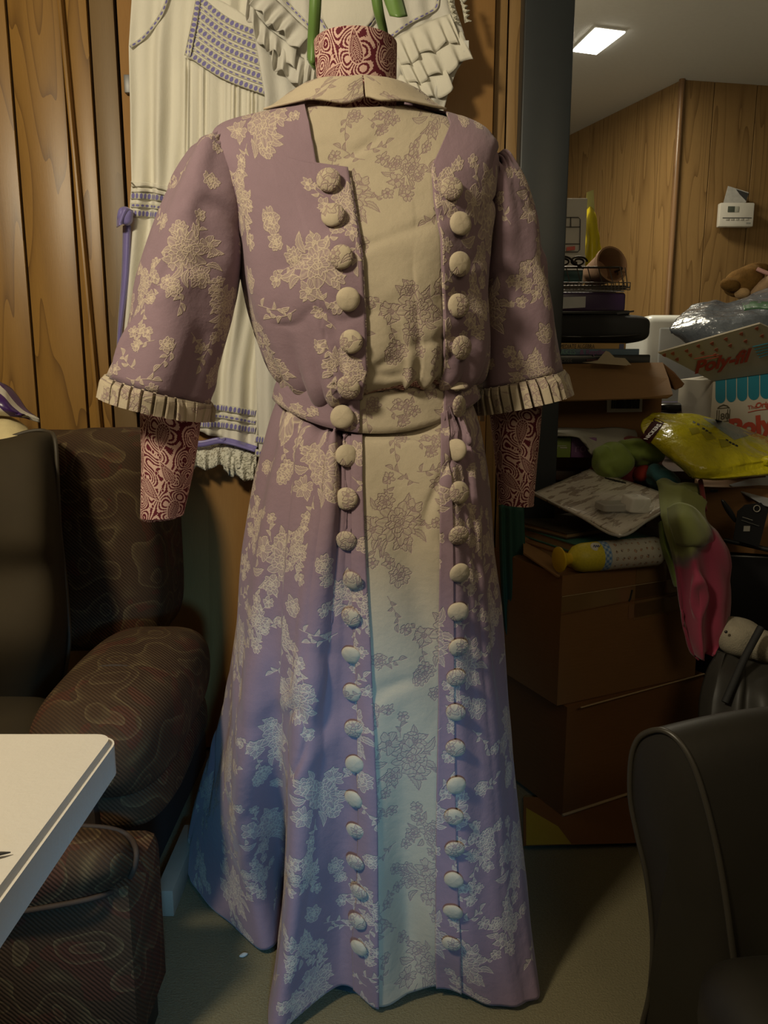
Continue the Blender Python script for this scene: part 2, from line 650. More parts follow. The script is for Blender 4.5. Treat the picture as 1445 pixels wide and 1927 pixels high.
def paisley_tile(S=768, m=0.16):
    r = random.Random(3)
    mm = S / (m * 1000)
    ch = {k: np.zeros((S, S), np.float32) for k in 'FLH'}
    X, Y = np.meshgrid(np.arange(S), np.arange(S))
    q = 2 * pi / S
    n = (np.sin(q * (X * 2 + Y)) + np.sin(q * (Y * 3 - X)) * .8 + np.sin(q * (3 * X + 2 * Y) + 1.3) * .6 + .7 * np.cos(q * (2 * Y - 3 * X) + 2))
    ch['H'] = (np.sin(n * 7.5 + .5 * np.sin(q * 26 * X) * np.sin(q * 26 * Y)) > .0).astype(np.float32)
    per = 2.5 * mm

    def pais(cx, cy, a, R):
        ca, sa = cos(a), sin(a)

        def hatch(X, Y, d):
            u = (X - cx) * ca + (Y - cy) * sa; v = -(X - cx) * sa + (Y - cy) * ca
            th = np.arctan2(Y - cy, X - cx)
            band = np.floor(d / per)
            ph = (d / per) % 1
            sc = .5 + .14 * np.sin(th * (22 + 5 * band))
            wht = (ph > .2) & (ph < .2 + sc)
            alt = (band % 3 == 1) & (np.sin(th * 34) > .3)
            wht = np.where(band % 3 == 1, alt & (ph > .1) & (ph < .9), wht)
            core = d > 3.2 * per
            hb = np.sin((v - np.abs(u) * 1.1) * 2 * pi / (4.2 * mm)) > -.1
            hb &= np.abs(u) > .5 * mm
            return np.where(core, hb, wht).astype(np.float32)
        stamp(ch, teardrop(cx, cy, a, R), .55 * mm, hatch)

    for x, y, a, R in [(130, 160, .5, 34), (520, 120, 2.5, 30), (330, 420, -.5, 36), (640, 470, 1.3, 31), (110, 600, 2.9, 30), (430, 680, .2, 26)]:
        pais(x * S / 768, y * S / 768, a, R * mm * .92)
    for k in range(26):
        x, y = r.uniform(0, S), r.uniform(0, S); R = r.uniform(2.2, 3.6) * mm
        t = np.linspace(0, 2 * pi, 12, endpoint=False)
        stamp(ch, np.stack([x + R * np.cos(t), y + R * 1.3 * np.sin(t)], 1), .5 * mm, lambda X, Y, d: (d > 1.3 * mm) * 0.0)
    return np.clip(np.maximum(ch['H'], ch['L']), 0, 1)


FLORAL = image_from('floral_tile', floral_tile())
PAISLEY = image_from('paisley_tile', paisley_tile())


# ------------------------------------------------------------------ materials
def uvscaled(nt, size, rot=0.0, off=(0, 0)):
    uv = nt.nodes.new('ShaderNodeUVMap').outputs[0]
    mp = nt.nodes.new('ShaderNodeMapping')
    mp.inputs['Scale'].default_value = (1 / size, 1 / size, 1)
    mp.inputs['Rotation'].default_value = (0, 0, rot)
    mp.inputs['Location'].default_value = (*off, 0)
    nt.links.new(uv, mp.inputs[0])
    return uv, mp.outputs[0]


def floral_mat(name, ground, motif, kf, kl, kh, off=(0, 0), size=.50, rot=0):
    m, nt, b = new_mat(name)
    uv, v = uvscaled(nt, size, rot, off)
    im = nt.nodes.new('ShaderNodeTexImage'); im.image = FLORAL; im.interpolation = 'Cubic'
    nt.links.new(v, im.inputs[0])
    s = nt.nodes.new('ShaderNodeSeparateColor'); nt.links.new(im.outputs[0], s.inputs[0])
    f, l, h = s.outputs[0], s.outputs[1], s.outputs[2]
    a = mth(nt, 'ADD', mth(nt, 'MULTIPLY', f, kf), mth(nt, 'MULTIPLY', mth(nt, 'MULTIPLY', f, h), kh))
    a = mth(nt, 'ADD', a, mth(nt, 'MULTIPLY', l, kl), True)
    weave = noise_out(nt, uv, 900, 2)
    big = noise_out(nt, uv, 9, 4)
    g = mixc(nt, mth(nt, 'MULTIPLY', big, .35), ground, tuple(c * .72 for c in ground))
    c = mixc(nt, a, g, motif)
    c = mixc(nt, mth(nt, 'MULTIPLY', weave, .3), c, (0.02, .015, .02), 'MIX')
    nt.links.new(c, b.inputs['Base Color'])
    b.inputs['Roughness'].default_value = .82
    b.inputs['Specular IOR Level'].default_value = .25
    b.inputs['Sheen Weight'].default_value = .15
    hh = mth(nt, 'ADD', mth(nt, 'MULTIPLY', a, .6), mth(nt, 'MULTIPLY', noise_out(nt, uv, 60, 4), .9))
    bump(nt, b, hh, .6, .0022)
    return m


MAUVE = (.29, .195, .238)
CREAM = (.60, .49, .38)
M = {}
M['mauve'] = floral_mat('mauve_floral_cotton', MAUVE, CREAM, .22, .72, .34)
M['mauve_b'] = floral_mat('mauve_floral_cotton_sleeve', MAUVE, CREAM, .22, .72, .34, off=(.37, .21))
M['beige'] = floral_mat('beige_floral_cotton', (.52, .44, .32), (.27, .17, .19), .05, .62, .3, off=(.1, .55), rot=.3)
M['beige_b'] = floral_mat('beige_floral_cotton_trim', (.56, .47, .34), (.27, .17, .19), .05, .6, .25, off=(.6, .15), rot=1.2)


def paisley_mat():
    m, nt, b = new_mat('burgundy_paisley_jersey')
    uv, v = uvscaled(nt, .125, .2)
    im = nt.nodes.new('ShaderNodeTexImage'); im.image = PAISLEY; im.interpolation = 'Cubic'
    nt.links.new(v, im.inputs[0])
    n = noise_out(nt, uv, 22, 3)
    dark = mixc(nt, n, (.085, .008, .016), (.17, .030, .045))
    lite = mixc(nt, n, (.55, .33, .28), (.72, .52, .44))
    c = mixc(nt, im.outputs[0], dark, lite)
    nt.links.new(c, b.inputs['Base Color']); b.inputs['Roughness'].default_value = .8
    b.inputs['Specular IOR Level'].default_value = .2
    return m


M['paisley'] = paisley_mat()


def wood_mat(name, c_lo, c_hi, c_line, scale=1.0, gloss=.35, xs=9.0, zs=.75, lines=.8, blotch=.3):
    """panel grain: long cathedral arches plus fine pores, shifted per board"""
    m, nt, b = new_mat(name)
    tc = nt.nodes.new('ShaderNodeTexCoord').outputs['Object']
    oi = nt.nodes.new('ShaderNodeObjectInfo').outputs['Random']
    cm = nt.nodes.new('ShaderNodeCombineXYZ')
    nt.links.new(mth(nt, 'MULTIPLY', oi, 37.0), cm.inputs[0]); nt.links.new(mth(nt, 'MULTIPLY', oi, 91.0), cm.inputs[2])
    ad = nt.nodes.new('ShaderNodeVectorMath'); ad.operation = 'ADD'
    nt.links.new(tc, ad.inputs[0]); nt.links.new(cm.outputs[0], ad.inputs[1])
    v = ad.outputs[0]
    n1 = noise_out(nt, v, scale, 2.0, .45, (xs, xs, zs))
    rings = mth(nt, 'MULTIPLY', n1, 13.0)
    fr = mth(nt, 'FRACT', rings)
    ln = mth(nt, 'POWER', fr, 7.0)
    pores = noise_out(nt, v, 60, 4, .7, (9, 9, .35))
    base = mixc(nt, pores, c_lo, c_hi)
    base = mixc(nt, mth(nt, 'MULTIPLY', mth(nt, 'ADD', mth(nt, 'MULTIPLY', fr, .22), mth(nt, 'MULTIPLY', ln, .7)), lines, True), base, c_line)
    bl = noise_out(nt, v, 2.2, 3, .6, (1, 1, .6))
    base = mixc(nt, mth(nt, 'MULTIPLY', bl, blotch), base, tuple(x * .45 for x in c_lo))
    nt.links.new(base, b.inputs['Base Color'])
    b.inputs['Roughness'].default_value = gloss
    bump(nt, b, pores, .25, .0006)
    return m


M['wood_l'] = wood_mat('honey_pine_paneling', (.25, .13, .026), (.40, .215, .050), (.10, .042, .008), .9, .38)
M['wood_grey'] = wood_mat('dull_brown_paneling', (.17, .105, .042), (.26, .165, .068), (.08, .045, .015), .6, .45, lines=.3)
M['wood_door'] = wood_mat('orange_veneer_door', (.33, .17, .055), (.46, .26, .095), (.20, .10, .03), .5, .28, xs=3, zs=.2, lines=.35, blotch=.5)
M['wood_far'] = wood_mat('far_room_paneling', (.27, .155, .055), (.42, .26, .10), (.13, .065, .02), .8, .45)
M['wood_trim'] = wood_mat('dark_trim_wood', (.20, .11, .05), (.30, .17, .08), (.1, .05, .02), .5, .3)
M['groove'] = plain('groove_dark', (.018, .010, .005), .8)
M['black_post'] = plain('black_painted_metal', (.021, .026, .030), .40, .1, 30)
M['ceiling'] = plain('ceiling_paint', (.62, .60, .54), .9, .05, 60, bmp=.3)


def carpet_mat():
    m, nt, b = new_mat('olive_beige_carpet')
    tc = nt.nodes.new('ShaderNodeTexCoord').outputs['Object']
    a = noise_out(nt, tc, 3, 4); f = noise_out(nt, tc, 260, 3, .7)
    c = mixc(nt, f, (.12, .105, .06), (.26, .23, .14))
    c = mixc(nt, mth(nt, 'MULTIPLY', a, .4), c, (.11, .09, .05))
    nt.links.new(c, b.inputs['Base Color']); b.inputs['Roughness'].default_value = .95
    b.inputs['Specular IOR Level'].default_value = .1
    bump(nt, b, f, .8, .004)
    return m


M['carpet'] = carpet_mat()

# ------------------------------------------------------------------ the setting
WY = 2.0            # back wall plane
CEIL = 2.3
floor = mesh('floor', [(-3, -1.5, 0), (5, -1.5, 0), (5, 7, 0), (-3, 7, 0)], [(0, 1, 2, 3)], M['carpet'], smooth=False)
tag(floor, 'olive beige carpeted floor around and below the dress', kind='structure')
ceil = mesh('ceiling', [(-3, -1.5, CEIL), (5, -1.5, CEIL), (5, 7, CEIL), (-3, 7, CEIL)], [(3, 2, 1, 0)], M['ceiling'], smooth=False)
tag(ceil, 'plain off-white painted ceiling of the far room', kind='structure')


def wall_thing(name, label, loc):
    return thing(name, label, None, loc, kind='structure')


wb = wall_thing('wall_back', 'honey brown wood paneling behind the sofa and nightgowns', (-1.0, WY, 0))
mesh('backing_board', *(lambda V, F: (V + np.array([(-1.9 + .43) / 2, WY + .03, 0]), F))(*box_vf(.43 + 1.9, .02, CEIL)), M['groove'], wb, smooth=False)
gpx = [10, 112, 164, 215]
gx = [XZ(p, WY, P(700, 0, WY)[2]) for p in gpx]
edges = [gx[0] - .62, gx[0] - .47, gx[0] - .31, gx[0] - .155] + gx
edges = [-1.88] + edges
for i in range(len(edges) - 1):
    m = M['wood_grey'] if i == len(edges) - 2 else M['wood_l']
    box('plank', edges[i] + .0032, edges[i + 1] - .0032, WY, WY + .018, 0, CEIL, m, wb, .0015)
xdr = XZ(928, WY, P(700, 100, WY)[2])
xpl = XZ(992, WY, P(700, 0, WY)[2])
mid = (xdr * .4 + xpl * .6) - .012
box('plank', xdr + .004, mid - .002, WY, WY + .018, 0, CEIL, M['wood_far'], wb, .0015)
box('plank', mid + .002, xpl, WY, WY + .018, 0, CEIL, M['wood_far'], wb, .0015)

door = wall_thing('door_1', 'orange wood veneer door behind the hanging nightgowns', (gx[-1], WY - .01, 0))
box('door_slab', gx[-1] + .012, xdr, WY - .025, WY + .015, 0.01, CEIL - .1, M['wood_door'], door, .003)
hp = P(241, 160, WY - .03)
box('hinge', hp[0] - .007, hp[0] + .008, WY - .04, WY - .022, hp[2] - .02, hp[2] + .02,
    plain('nickel', (.22, .22, .22), .5, metal=.6), door, .002)

xt = XZ(130, WY - .02, 1.9)
bt = box('trim_1', xt - .005, xt + .005, WY - .022, WY - .001, 0, CEIL, M['wood_l'], None, .003,
         euler=(0, rad(-1.6), 0), pivot=(xt, WY, 1.0))
bt.location.x += .0
tag(bt, 'thin leaning wood batten over the left paneling', kind='structure')

p0 = P(988, 0, WY - .06); p1 = P(1083, 0, WY - .06)
post = box('trim_2', p0[0], p1[0], WY - .06, WY + .06, 0, CEIL, M['black_post'], None, .004)
tag(post, 'black vertical post at the end of the paneled wall', kind='structure')

# far room
cA = PZ(1283, 150, CEIL); cB = PZ(1070, 255, CEIL); cC = PZ(1445, 161, CEIL)


def plank_wall(name, label, a, b, n, mat, z1=CEIL, z0=0, ext=0.0, widths=None):
    a = np.asarray(a[:2]); b = np.asarray(b[:2])
    d = b - a; L = np.linalg.norm(d); d /= L; L += ext
    nn = np.array([d[1], -d[0]])
    if nn @ (-a) < 0: nn = -nn
    w = thing(name, label, None, (a[0], a[1], 0), kind='structure')

    def slab(nm, s0, s1, o0, o1, m, bev):
        V, F = box_vf(s1 - s0, o1 - o0, z1 - z0, bev)
        s = V[:, 0] + (s0 + s1) / 2; o = V[:, 1] + (o0 + o1) / 2
        W = np.stack([a[0] + d[0] * s + nn[0] * o, a[1] + d[1] * s + nn[1] * o, V[:, 2] + z0], 1)
        if (d[0] * nn[1] - d[1] * nn[0]) < 0: F = [f[::-1] for f in F]
        return mesh(nm, W, F, m, w, smooth=False)
    slab('backing_board', 0, L, -.04, -.02, M['groove'], 0)
    s = 0; i = 0
    wd = widths or [.20, .10, .16, .13, .22, .09]
    while s < L - .005:
        e = min(L, s + wd[i % len(wd)])
        slab('plank', s + .002, e - .002, -.02, 0, mat, .001)
        s = e; i += 1
    return w, d, nn


plank_wall('wall_far_left', 'brown wood paneling running into the far room left of the corner', cA, cB, 8, M['wood_far'], ext=1.6,
           widths=[.13, .17, .26, .12, .2, .3])
wr, dR, nR = plank_wall('wall_far_right', 'brown wood paneling with the thermostat right of the corner', cA, cC, 8, M['wood_far'], ext=1.6,
                        widths=[.16, .21, .13, .2, .12])
ct = tube('trim_3', [(cA[0], cA[1] - .004, 0), (cA[0], cA[1] - .004, CEIL)], .014, M['wood_trim'], None, 12)
tag(ct, 'rounded dark wood corner trim between the far walls', kind='structure')
# closing walls out of the picture, so the light stays in a room
wl = box('wall_left', -1.95, -1.9, -1.5, WY + .05, 0, CEIL, M['wood_l'], None, 0)
tag(wl, 'wood paneled side wall left of the sofa', kind='structure')

# ceiling light panel
lp = [PZ(x, y, CEIL - .012) for x, y in ((1120, 55), (1176, 62), (1122, 103), (1077, 97))]
lt = thing('ceiling_light', 'bright rectangular flat light panel on the far ceiling', 'light', tuple(np.mean(lp, 0)))
m_em, nt, b = new_mat('light_diffuser')
b.inputs['Base Color'].default_value = (.9, .9, .85, 1)
b.inputs['Emission Color'].default_value = (1, .97, .84, 1); b.inputs['Emission Strength'].default_value = 9
poly_prism('diffuser', lp, .008, m_em, lt, out=(0, 0, -1))
c = np.mean(lp, 0)
fr = [c + (q - c) * 1.05 + np.array([0, 0, .004]) for q in lp]
poly_prism('frame', fr, .007, plain('white_frame', (.8, .8, .76), .4), lt, out=(0, 0, -1))


# ------------------------------------------------------------------ the dress form and the dress
form = thing('dress_form', 'dress form in burgundy paisley jersey wearing the mauve dress', 'dress form', (-.03, 1.27, 0))
dress = thing('long_dress', 'mauve and beige floral long dress with two rows of covered buttons', 'dress', (-.02, 1.27, 0))

NU = 480


def arc_uv(G, front=0):
    """metric uv: along the row from the front, down by real length"""
    du = np.linalg.norm(np.roll(G, -1, 1) - G, axis=2)
    s = np.concatenate([np.zeros((G.shape[0], 1)), np.cumsum(du, 1)[:, :-1]], 1)
    s = s - s[:, front:front + 1]
    per = du.sum(1, keepdims=True)
    half = G.shape[1] // 2
    s = np.where(np.arange(G.shape[1])[None, :] > (front + half) % G.shape[1] if front == 0 else False, s - per, s)
    dv = np.zeros(G.shape[:2]); dv[1:] = np.cumsum(np.linalg.norm(np.diff(G, axis=0), axis=2), 0)
    dv = dv[:, front:front + 1] + 0 * s
    return np.stack([s, -dv], 2)


def slice_uv(G, U, ul, ur, n, offs=0.0, closed_len=None):
    """resample every row between parameter ul[v] and ur[v] (in column units)"""
    nv, nu = G.shape[:2]
    N = grid_normals(G, True)
    c = G.mean(axis=1, keepdims=True)
    if ((G - c) * N).sum() < 0: N = -N
    out = np.zeros((nv, n, 3)); uv = np.zeros((nv, n, 2))
    for i in range(nv):
        t = np.linspace(ul[i], ur[i], n)
        a = np.floor(t).astype(int); f = (t - a)[:, None]
        a0 = a % nu; a1 = (a + 1) % nu
        out[i] = G[i, a0] * (1 - f) + G[i, a1] * f + offs * (N[i, a0] * (1 - f) + N[i, a1] * f)
        u0 = U[i, a0, 0]; u1 = U[i, a1, 0]
        u1 = np.where(np.abs(u1 - u0) > .1, u0, u1)
        uv[i, :, 0] = u0 * (1 - f[:, 0]) + u1 * f[:, 0]
        uv[i, :, 1] = U[i, a0, 1]
    return out, uv


def find_u(G, fn, lo, hi):
    """column (float) where the picture column of the surface equals fn(row of picture)"""
    px, py = proj(G)
    res = np.zeros(G.shape[0])
    for i in range(G.shape[0]):
        js = np.arange(lo, hi)
        g = np.array([px[i, j % NU] - fn(py[i, j % NU]) for j in js])
        s = np.where((g[:-1] <= 0) & (g[1:] > 0))[0]
        if len(s):
            k = s[np.argmin(np.abs(s - (hi - lo) / 2))]
            res[i] = js[k] + g[k] / (g[k] - g[k + 1])
        else:
            res[i] = js[np.argmin(np.abs(g))]
    return res


def pw(pts):
    ys = [p[0] for p in pts]; xs = [p[1] for p in pts]
    return lambda y: float(np.interp(y, ys, xs))


PHI = np.linspace(0, 2 * pi, NU, endpoint=False)   # 0 = front, turning to picture right


def ring(cx, cy, a, bf, bb, zs, zf, zb, n=2.2):
    s = np.sin(PHI); c = np.cos(PHI)
    sx = np.sign(s) * np.abs(s) ** (2 / n); cc = np.sign(c) * np.abs(c) ** (2 / n)
    x = cx + a * sx
    y = cy - np.where(c > 0, bf * cc, bb * cc)
    z = zs + (c ** 2) * np.where(c > 0, zf - zs, zb - zs)
    return np.stack([x, y, z], 1)


def bring(py, xl, xr, bf, bb, dzf=0.0, dzb=0.0, cy=1.27, n=2.2):
    a_, b_ = P(xl, py, cy), P(xr, py, cy)
    cx = (a_[0] + b_[0]) / 2; a = (b_[0] - a_[0]) / 2
    z = a_[2]
    return ring(cx, cy, a, bf, bb, z, z - dzf, z + dzb, n)


rows = [
    bring(203, 596, 748, .058, .06, .0, 0.01, 1.285),
    bring(212, 560, 790, .074, .07, .022, .012, 1.283),
    bring(226, 490, 845, .088, .078, .052, .0, 1.28),
    bring(246, 420, 900, .098, .085, .078, -.01, 1.275),
    bring(275, 408, 925, .108, .092, .088, -.01),
    bring(320, 418, 930, .118, .098, .082, 0),
    bring(380, 440, 922, .130, .104, .062, 0),
    bring(450, 456, 912, .140, .108, .03, 0),
    bring(530, 466, 908, .146, .108, .01, 0),
    bring(600, 480, 912, .144, .105, .0, 0),
    bring(650, 497, 914, .141, .102, .004, 0),
    bring(685, 513, 908, .136, .100, .010, 0),
    bring(705, 528, 896, .130, .098, .012, 0),
    bring(715, 545, 878, .116, .094, .010, 0),
    bring(714, 556, 868, .100, .090, -.004, 0),
]
BR = catmull(np.array(rows), 150)
# soft wrinkles, stronger towards the gathered waist
w = np.linspace(0, 1, 150)[:, None]
N = grid_normals(BR, True)
cdir = BR - BR.mean(1, keepdims=True)
if (cdir * N).sum() < 0: N = -N
gath = np.clip((w - .62) / .3, 0, 1) * np.clip((1.0 - w) / .04, 0, 1)
ph = PHI[None, :]
amp = .0028 * snoise(BR, 5, 22) * np.clip((w - .12) * 5, 0, 1) \
    + .006 * gath * np.sin(ph * 26 + 2 * np.sin(ph * 3)) * (np.abs(np.sin(ph)) > .22) \
    + .004 * np.clip((w - .3) * 3, 0, 1) * np.sin(ph * 9 + w * 6) * (np.abs(np.sin(ph)) > .35)
BR = BR + N * amp[..., None]
dphi = (PHI + pi) % (2 * pi) - pi
BR[..., 2] -= .030 * np.clip((w - .72) / .28, 0, 1) ** 1.3 * np.exp(-((dphi + .62) / .42) ** 2)[None, :]
BR = creases(BR, .008, 15, 21, True, (1, 1, .7))
BR = creases(BR, .005, 30, 33, True, (.6, 1, 1.4))
BU = arc_uv(BR)

bodL = pw([(200, 575), (235, 583), (300, 594), (317, 597), (319, 655), (400, 668), (480, 681), (600, 688), (700, 690), (760, 676)])
bodR = pw([(200, 830), (240, 846), (320, 812), (380, 816), (450, 827), (600, 832), (700, 831), (760, 829)])


class Rows:
    pass


# extra rows close to the lapel step keep its corner crisp
def row_insert(G, vs):
    """G sampled at float rows"""
    a = np.floor(vs).astype(int).clip(0, G.shape[0] - 2); f = (vs - a)[:, None, None]
    return G[a] * (1 - f) + G[a + 1] * f


px_, py_ = proj(BR)
jl = int(NU - 36)
vstep = np.interp(318, py_[:, jl], np.arange(150))
vs = np.unique(np.concatenate([np.arange(150), [vstep - .15, vstep, vstep + .15]]))
G2 = row_insert(BR, vs); U2 = row_insert(BU, vs)
uL = find_u(G2, bodL, NU - 150, NU + 30)
uR = find_u(G2, bodR, NU - 30, NU + 150)
# beige front panel below, mauve fronts above it
g, u = slice_uv(G2, U2, uL - 22, uR + 6, 90)
sheet('front_panel', g[8:], M['beige'], dress, u[8:], .0015)
g, u = slice_uv(G2, U2, uR, uL + NU, 400, .004)
sheet('bodice', g[3:], M['mauve'], dress, u[3:], .003)
# button stands of the bodice (extra layer near each front edge)
k = np.where(vs >= vstep + .1)[0]
g, u = slice_uv(G2[k], U2[k], uL[k] - 17, uL[k] + .5, 12, .0062)
sheet('button_placket', g, M['mauve_b'], dress, u, .003)
k = np.where(vs >= vstep - 1)[0]
g, u = slice_uv(G2[k], U2[k], uR[k] - .5, uR[k] + 17, 12, .0062)
sheet('button_placket', g, M['mauve_b'], dress, u, .003)
# seam line on the shoulder yoke
k = np.where((vs > 18) & (vs < vstep + 2))[0]

# collar: flat shaped band round the neck
cu = np.concatenate([np.arange(NU - 212, NU - 2), ])  # left half
PXB, PYB = proj(BR)


def collar(name, j0, j1, tip0, tip1):
    js = np.arange(j0, j1)
    n = len(js); t = np.linspace(0, 1, n)
    inner = BR[0][js % NU] * 1.0 + np.array([0, 0, .016])
    inner = inner + (inner - BR[0].mean(0)) * np.array([.10, .12, 0])
    vo = 48 + 0 * t
    outer = []
    for q, j in enumerate(js):
        jj = j % NU
        fr = cos(PHI[jj])
        v = np.interp(fr, [-1, -.3, .2, .75, 1], [11, 13, 20, 12, 9])
        v *= 1 - .35 * np.exp(-((t[q]) / .05) ** 2) * tip0 - .35 * np.exp(-((1 - t[q]) / .05) ** 2) * tip1
        a = int(v); f = v - a
        outer.append(BR[a, jj] * (1 - f) + BR[a + 1, jj] * f + N[a, jj] * .011)
    outer = np.array(outer)
    rows_ = []
    for s in np.linspace(0, 1, 14):
        mid_ = inner * (1 - s) + outer * s
        mid_[:, 2] += .020 * sin(pi * min(1, s * 1.15)) * (1 - s) + .003
        mid_[:, 2] += .003 * np.sin(js / 16.0) * s
        rows_.append(mid_)
    return sheet(name, np.array(rows_), M['beige_b'], dress, None, .003, out=(0, 0, 1))


collar('collar', NU - 238, NU + 9, 0, 1)
collar('collar', NU + 10, NU + 238, 1, 0)

# waistband
band = [bring(702, 552, 866, .098, .092, .008), bring(716, 538, 876, .106, .100, .012), bring(730, 530, 884, .110, .104, .018),
        bring(750, 526, 892, .116, .108, .048)]
WB = catmull(np.array(band), 14)
WB = WB + grid_normals(WB, True) * 0
WU = arc_uv(WB)
sk_c = NU // 1


# skirt by closed outlines (picture column, depth, height)
def outline(pts):
    q = [np.array([XZ(a, y, z), y, z]) for a, y, z in pts]
    return np.array(q)


def resample_closed(C, n=NU, front=6):
    D = catmull(C, 14 * 60, True)
    # keep control index as the parameter so that levels correspond
    idx = (np.arange(n) / n * 14 * 60 + front * 60)
    a = np.floor(idx).astype(int); f = (idx - a)[:, None]
    return D[a % 840] * (1 - f) + D[(a + 1) % 840] * f


wl_ = WB[-1]


def waist_ctrl(z_extra=0.0, grow=1.0):
    # 14 control positions on the waist ring matching the front columns used below
    cols = [528, 542, 575, 622, 655, 688, 760, 828, 852, 874, 887, 850, 710, 570]
    ys = [1.28, 1.22, 1.185, 1.165, 1.158, 1.155, 1.152, 1.158, 1.162, 1.18, 1.27, 1.355, 1.375, 1.35]
    zz = [P(700, 748, 1.27)[2] - dz for dz in (0, .012, .027, .038, .043, .047, .048, .047, .043, .027, 0, 0, 0, 0)]
    return outline([(707 + (c - 707) * grow, 1.27 + (y - 1.27) * grow, z - z_extra) for c, y, z in zip(cols, ys, zz)])


def lev(z, cols, ys, dz=None):
    dz = dz or [0] * 14
    return outline([(c, y, z + d) for c, y, d in zip(cols, ys, dz)])


levels = [
    waist_ctrl(-.030, .90),
    waist_ctrl(-.004, .985),
    lev(.925, [505, 518, 560, 615, 652, 684, 760, 829, 853, 890, 905, 868, 710, 550],
        [1.28, 1.20, 1.16, 1.138, 1.134, 1.13, 1.13, 1.133, 1.14, 1.165, 1.27, 1.37, 1.40, 1.37]),
    lev(.83, [476, 492, 548, 606, 655, 685, 760, 830, 862, 906, 926, 885, 710, 525],
        [1.28, 1.185, 1.14, 1.113, 1.118, 1.112, 1.11, 1.114, 1.122, 1.155, 1.27, 1.39, 1.43, 1.40]),
    lev(.70, [456, 470, 535, 586, 655, 688, 760, 829, 868, 916, 938, 893, 710, 500],
        [1.27, 1.17, 1.13, 1.10, 1.112, 1.10, 1.10, 1.105, 1.11, 1.15, 1.26, 1.42, 1.47, 1.43]),
    lev(.56, [448, 462, 530, 572, 655, 692, 760, 828, 872, 926, 951, 898, 710, 478],
        [1.27, 1.16, 1.13, 1.088, 1.108, 1.092, 1.098, 1.10, 1.105, 1.145, 1.25, 1.44, 1.50, 1.46]),
    lev(.42, [438, 447, 528, 560, 652, 699, 760, 826, 878, 937, 965, 902, 710, 455],
        [1.31, 1.155, 1.15, 1.08, 1.108, 1.085, 1.10, 1.096, 1.10, 1.14, 1.24, 1.46, 1.53, 1.49]),
    lev(.28, [412, 442, 532, 552, 648, 704, 760, 824, 884, 947, 979, 905, 710, 430],
        [1.37, 1.19, 1.21, 1.07, 1.112, 1.082, 1.108, 1.096, 1.09, 1.13, 1.22, 1.48, 1.55, 1.52]),
    lev(.13, [378, 466, 535, 534, 640, 709, 765, 823, 895, 962, 996, 905, 710, 410],
        [1.42, 1.23, 1.29, 1.06, 1.125, 1.085, 1.122, 1.10, 1.083, 1.11, 1.19, 1.49, 1.56, 1.54]),
    np.array([PZ(358, 1648, .012), PZ(492, 1783, .012), [XZ(545, 1.33, .012), 1.33, .012], PZ(512, 1935, .012), PZ(640, 1850, .030),
              PZ(714, 1893, .012), PZ(775, 1868, .022), PZ(845, 1858, .022), PZ(925, 1893, .012), PZ(985, 1886, .012),
              PZ(1013, 1840, .012), [XZ(905, 1.49, .012), 1.49, .012], [XZ(710, 1.56, .012), 1.56, .012], [XZ(400, 1.55, .012), 1.55, .012]]),
]
SK = np.array([resample_closed(L) for L in levels])
SK = catmull(SK, 220)[2:]
NSK = SK.shape[0]
Ns = grid_normals(SK, True)
cc = SK - SK.mean(1, keepdims=True)
if (cc * Ns).sum() < 0: Ns = -Ns
w = np.linspace(0, 1, NSK)[:, None]
tt = np.arange(NU)[None, :] / NU
sidez = np.clip(np.abs(((tt + .5) % 1) - .5) * 14 - 1.6, 0, 1)
amp = .0022 * snoise(SK, 9, 16) + .0035 * sidez * np.sin(tt * 2 * pi * 15 + 1 + w * 1.5) * np.exp(-w * 1.2) * np.clip(w * 6, 0, 1) \
    + .003 * sidez * np.sin(tt * 2 * pi * 9 + 2.2 * w)
jj = np.arange(NU)[None, :]
dec = np.exp(-w * 3.2)
for c_, a_, s_ in ((400, -.011, 2.6), (407, .006, 3.0), (391, .008, 4.0), (382, -.007, 3.0), (374, .005, 4.0), (88, -.011, 2.6), (80, .006, 3.0), (97, .008, 4.0), (106, -.006, 3.0)):
    amp = amp + a_ * dec * np.exp(-((jj - c_ + (w * 10 if c_ > 240 else -w * 10)) / s_) ** 2)
SK = SK + Ns * amp[..., None]
SK = creases(SK, .008, 8, 41, True, (1.2, 1.2, .35))
SK = creases(SK, .004, 22, 44, True, (.8, 1, .8))
SU = arc_uv(SK)
j1 = 309
du_ = np.linalg.norm(np.roll(SK, -1, 1) - SK, axis=2)
cs = np.cumsum(du_, 1)
SU[:, 242:344, 0] = (cs - cs[:, j1:j1 + 1])[:, 242:344] - .35
skL = pw([(740, 676), (800, 681), (900, 681), (1000, 685), (1100, 690), (1200, 696), (1300, 700), (1400, 704), (1500, 708), (1893, 712)])
skR = pw([(740, 829), (800, 830), (1000, 828), (1300, 825), (1500, 822), (1900, 821)])
sL = find_u(SK, skL, NU - 90, NU + 30)
sR = find_u(SK, skR, NU - 30, NU + 100)
g, u = slice_uv(SK, SU, sL - 3, sR + 3, 70, -.001)
sheet('front_panel', g, M['beige'], dress, u, .0015)
g, u = slice_uv(SK, SU, sR, sL + NU, 460, .001)
sheet('skirt', g, M['mauve'], dress, u, .0025)
g, u = slice_uv(SK[2:], SU[2:], (sL - 22)[2:], (sL + .6)[2:], 14, .0042)
sheet('button_placket', g, M['mauve_b'], dress, u, .003)
g, u = slice_uv(SK[2:], SU[2:], (sR - .6)[2:], (sR + 22)[2:], 14, .0042)
sheet('button_placket', g, M['mauve_b'], dress, u, .003)
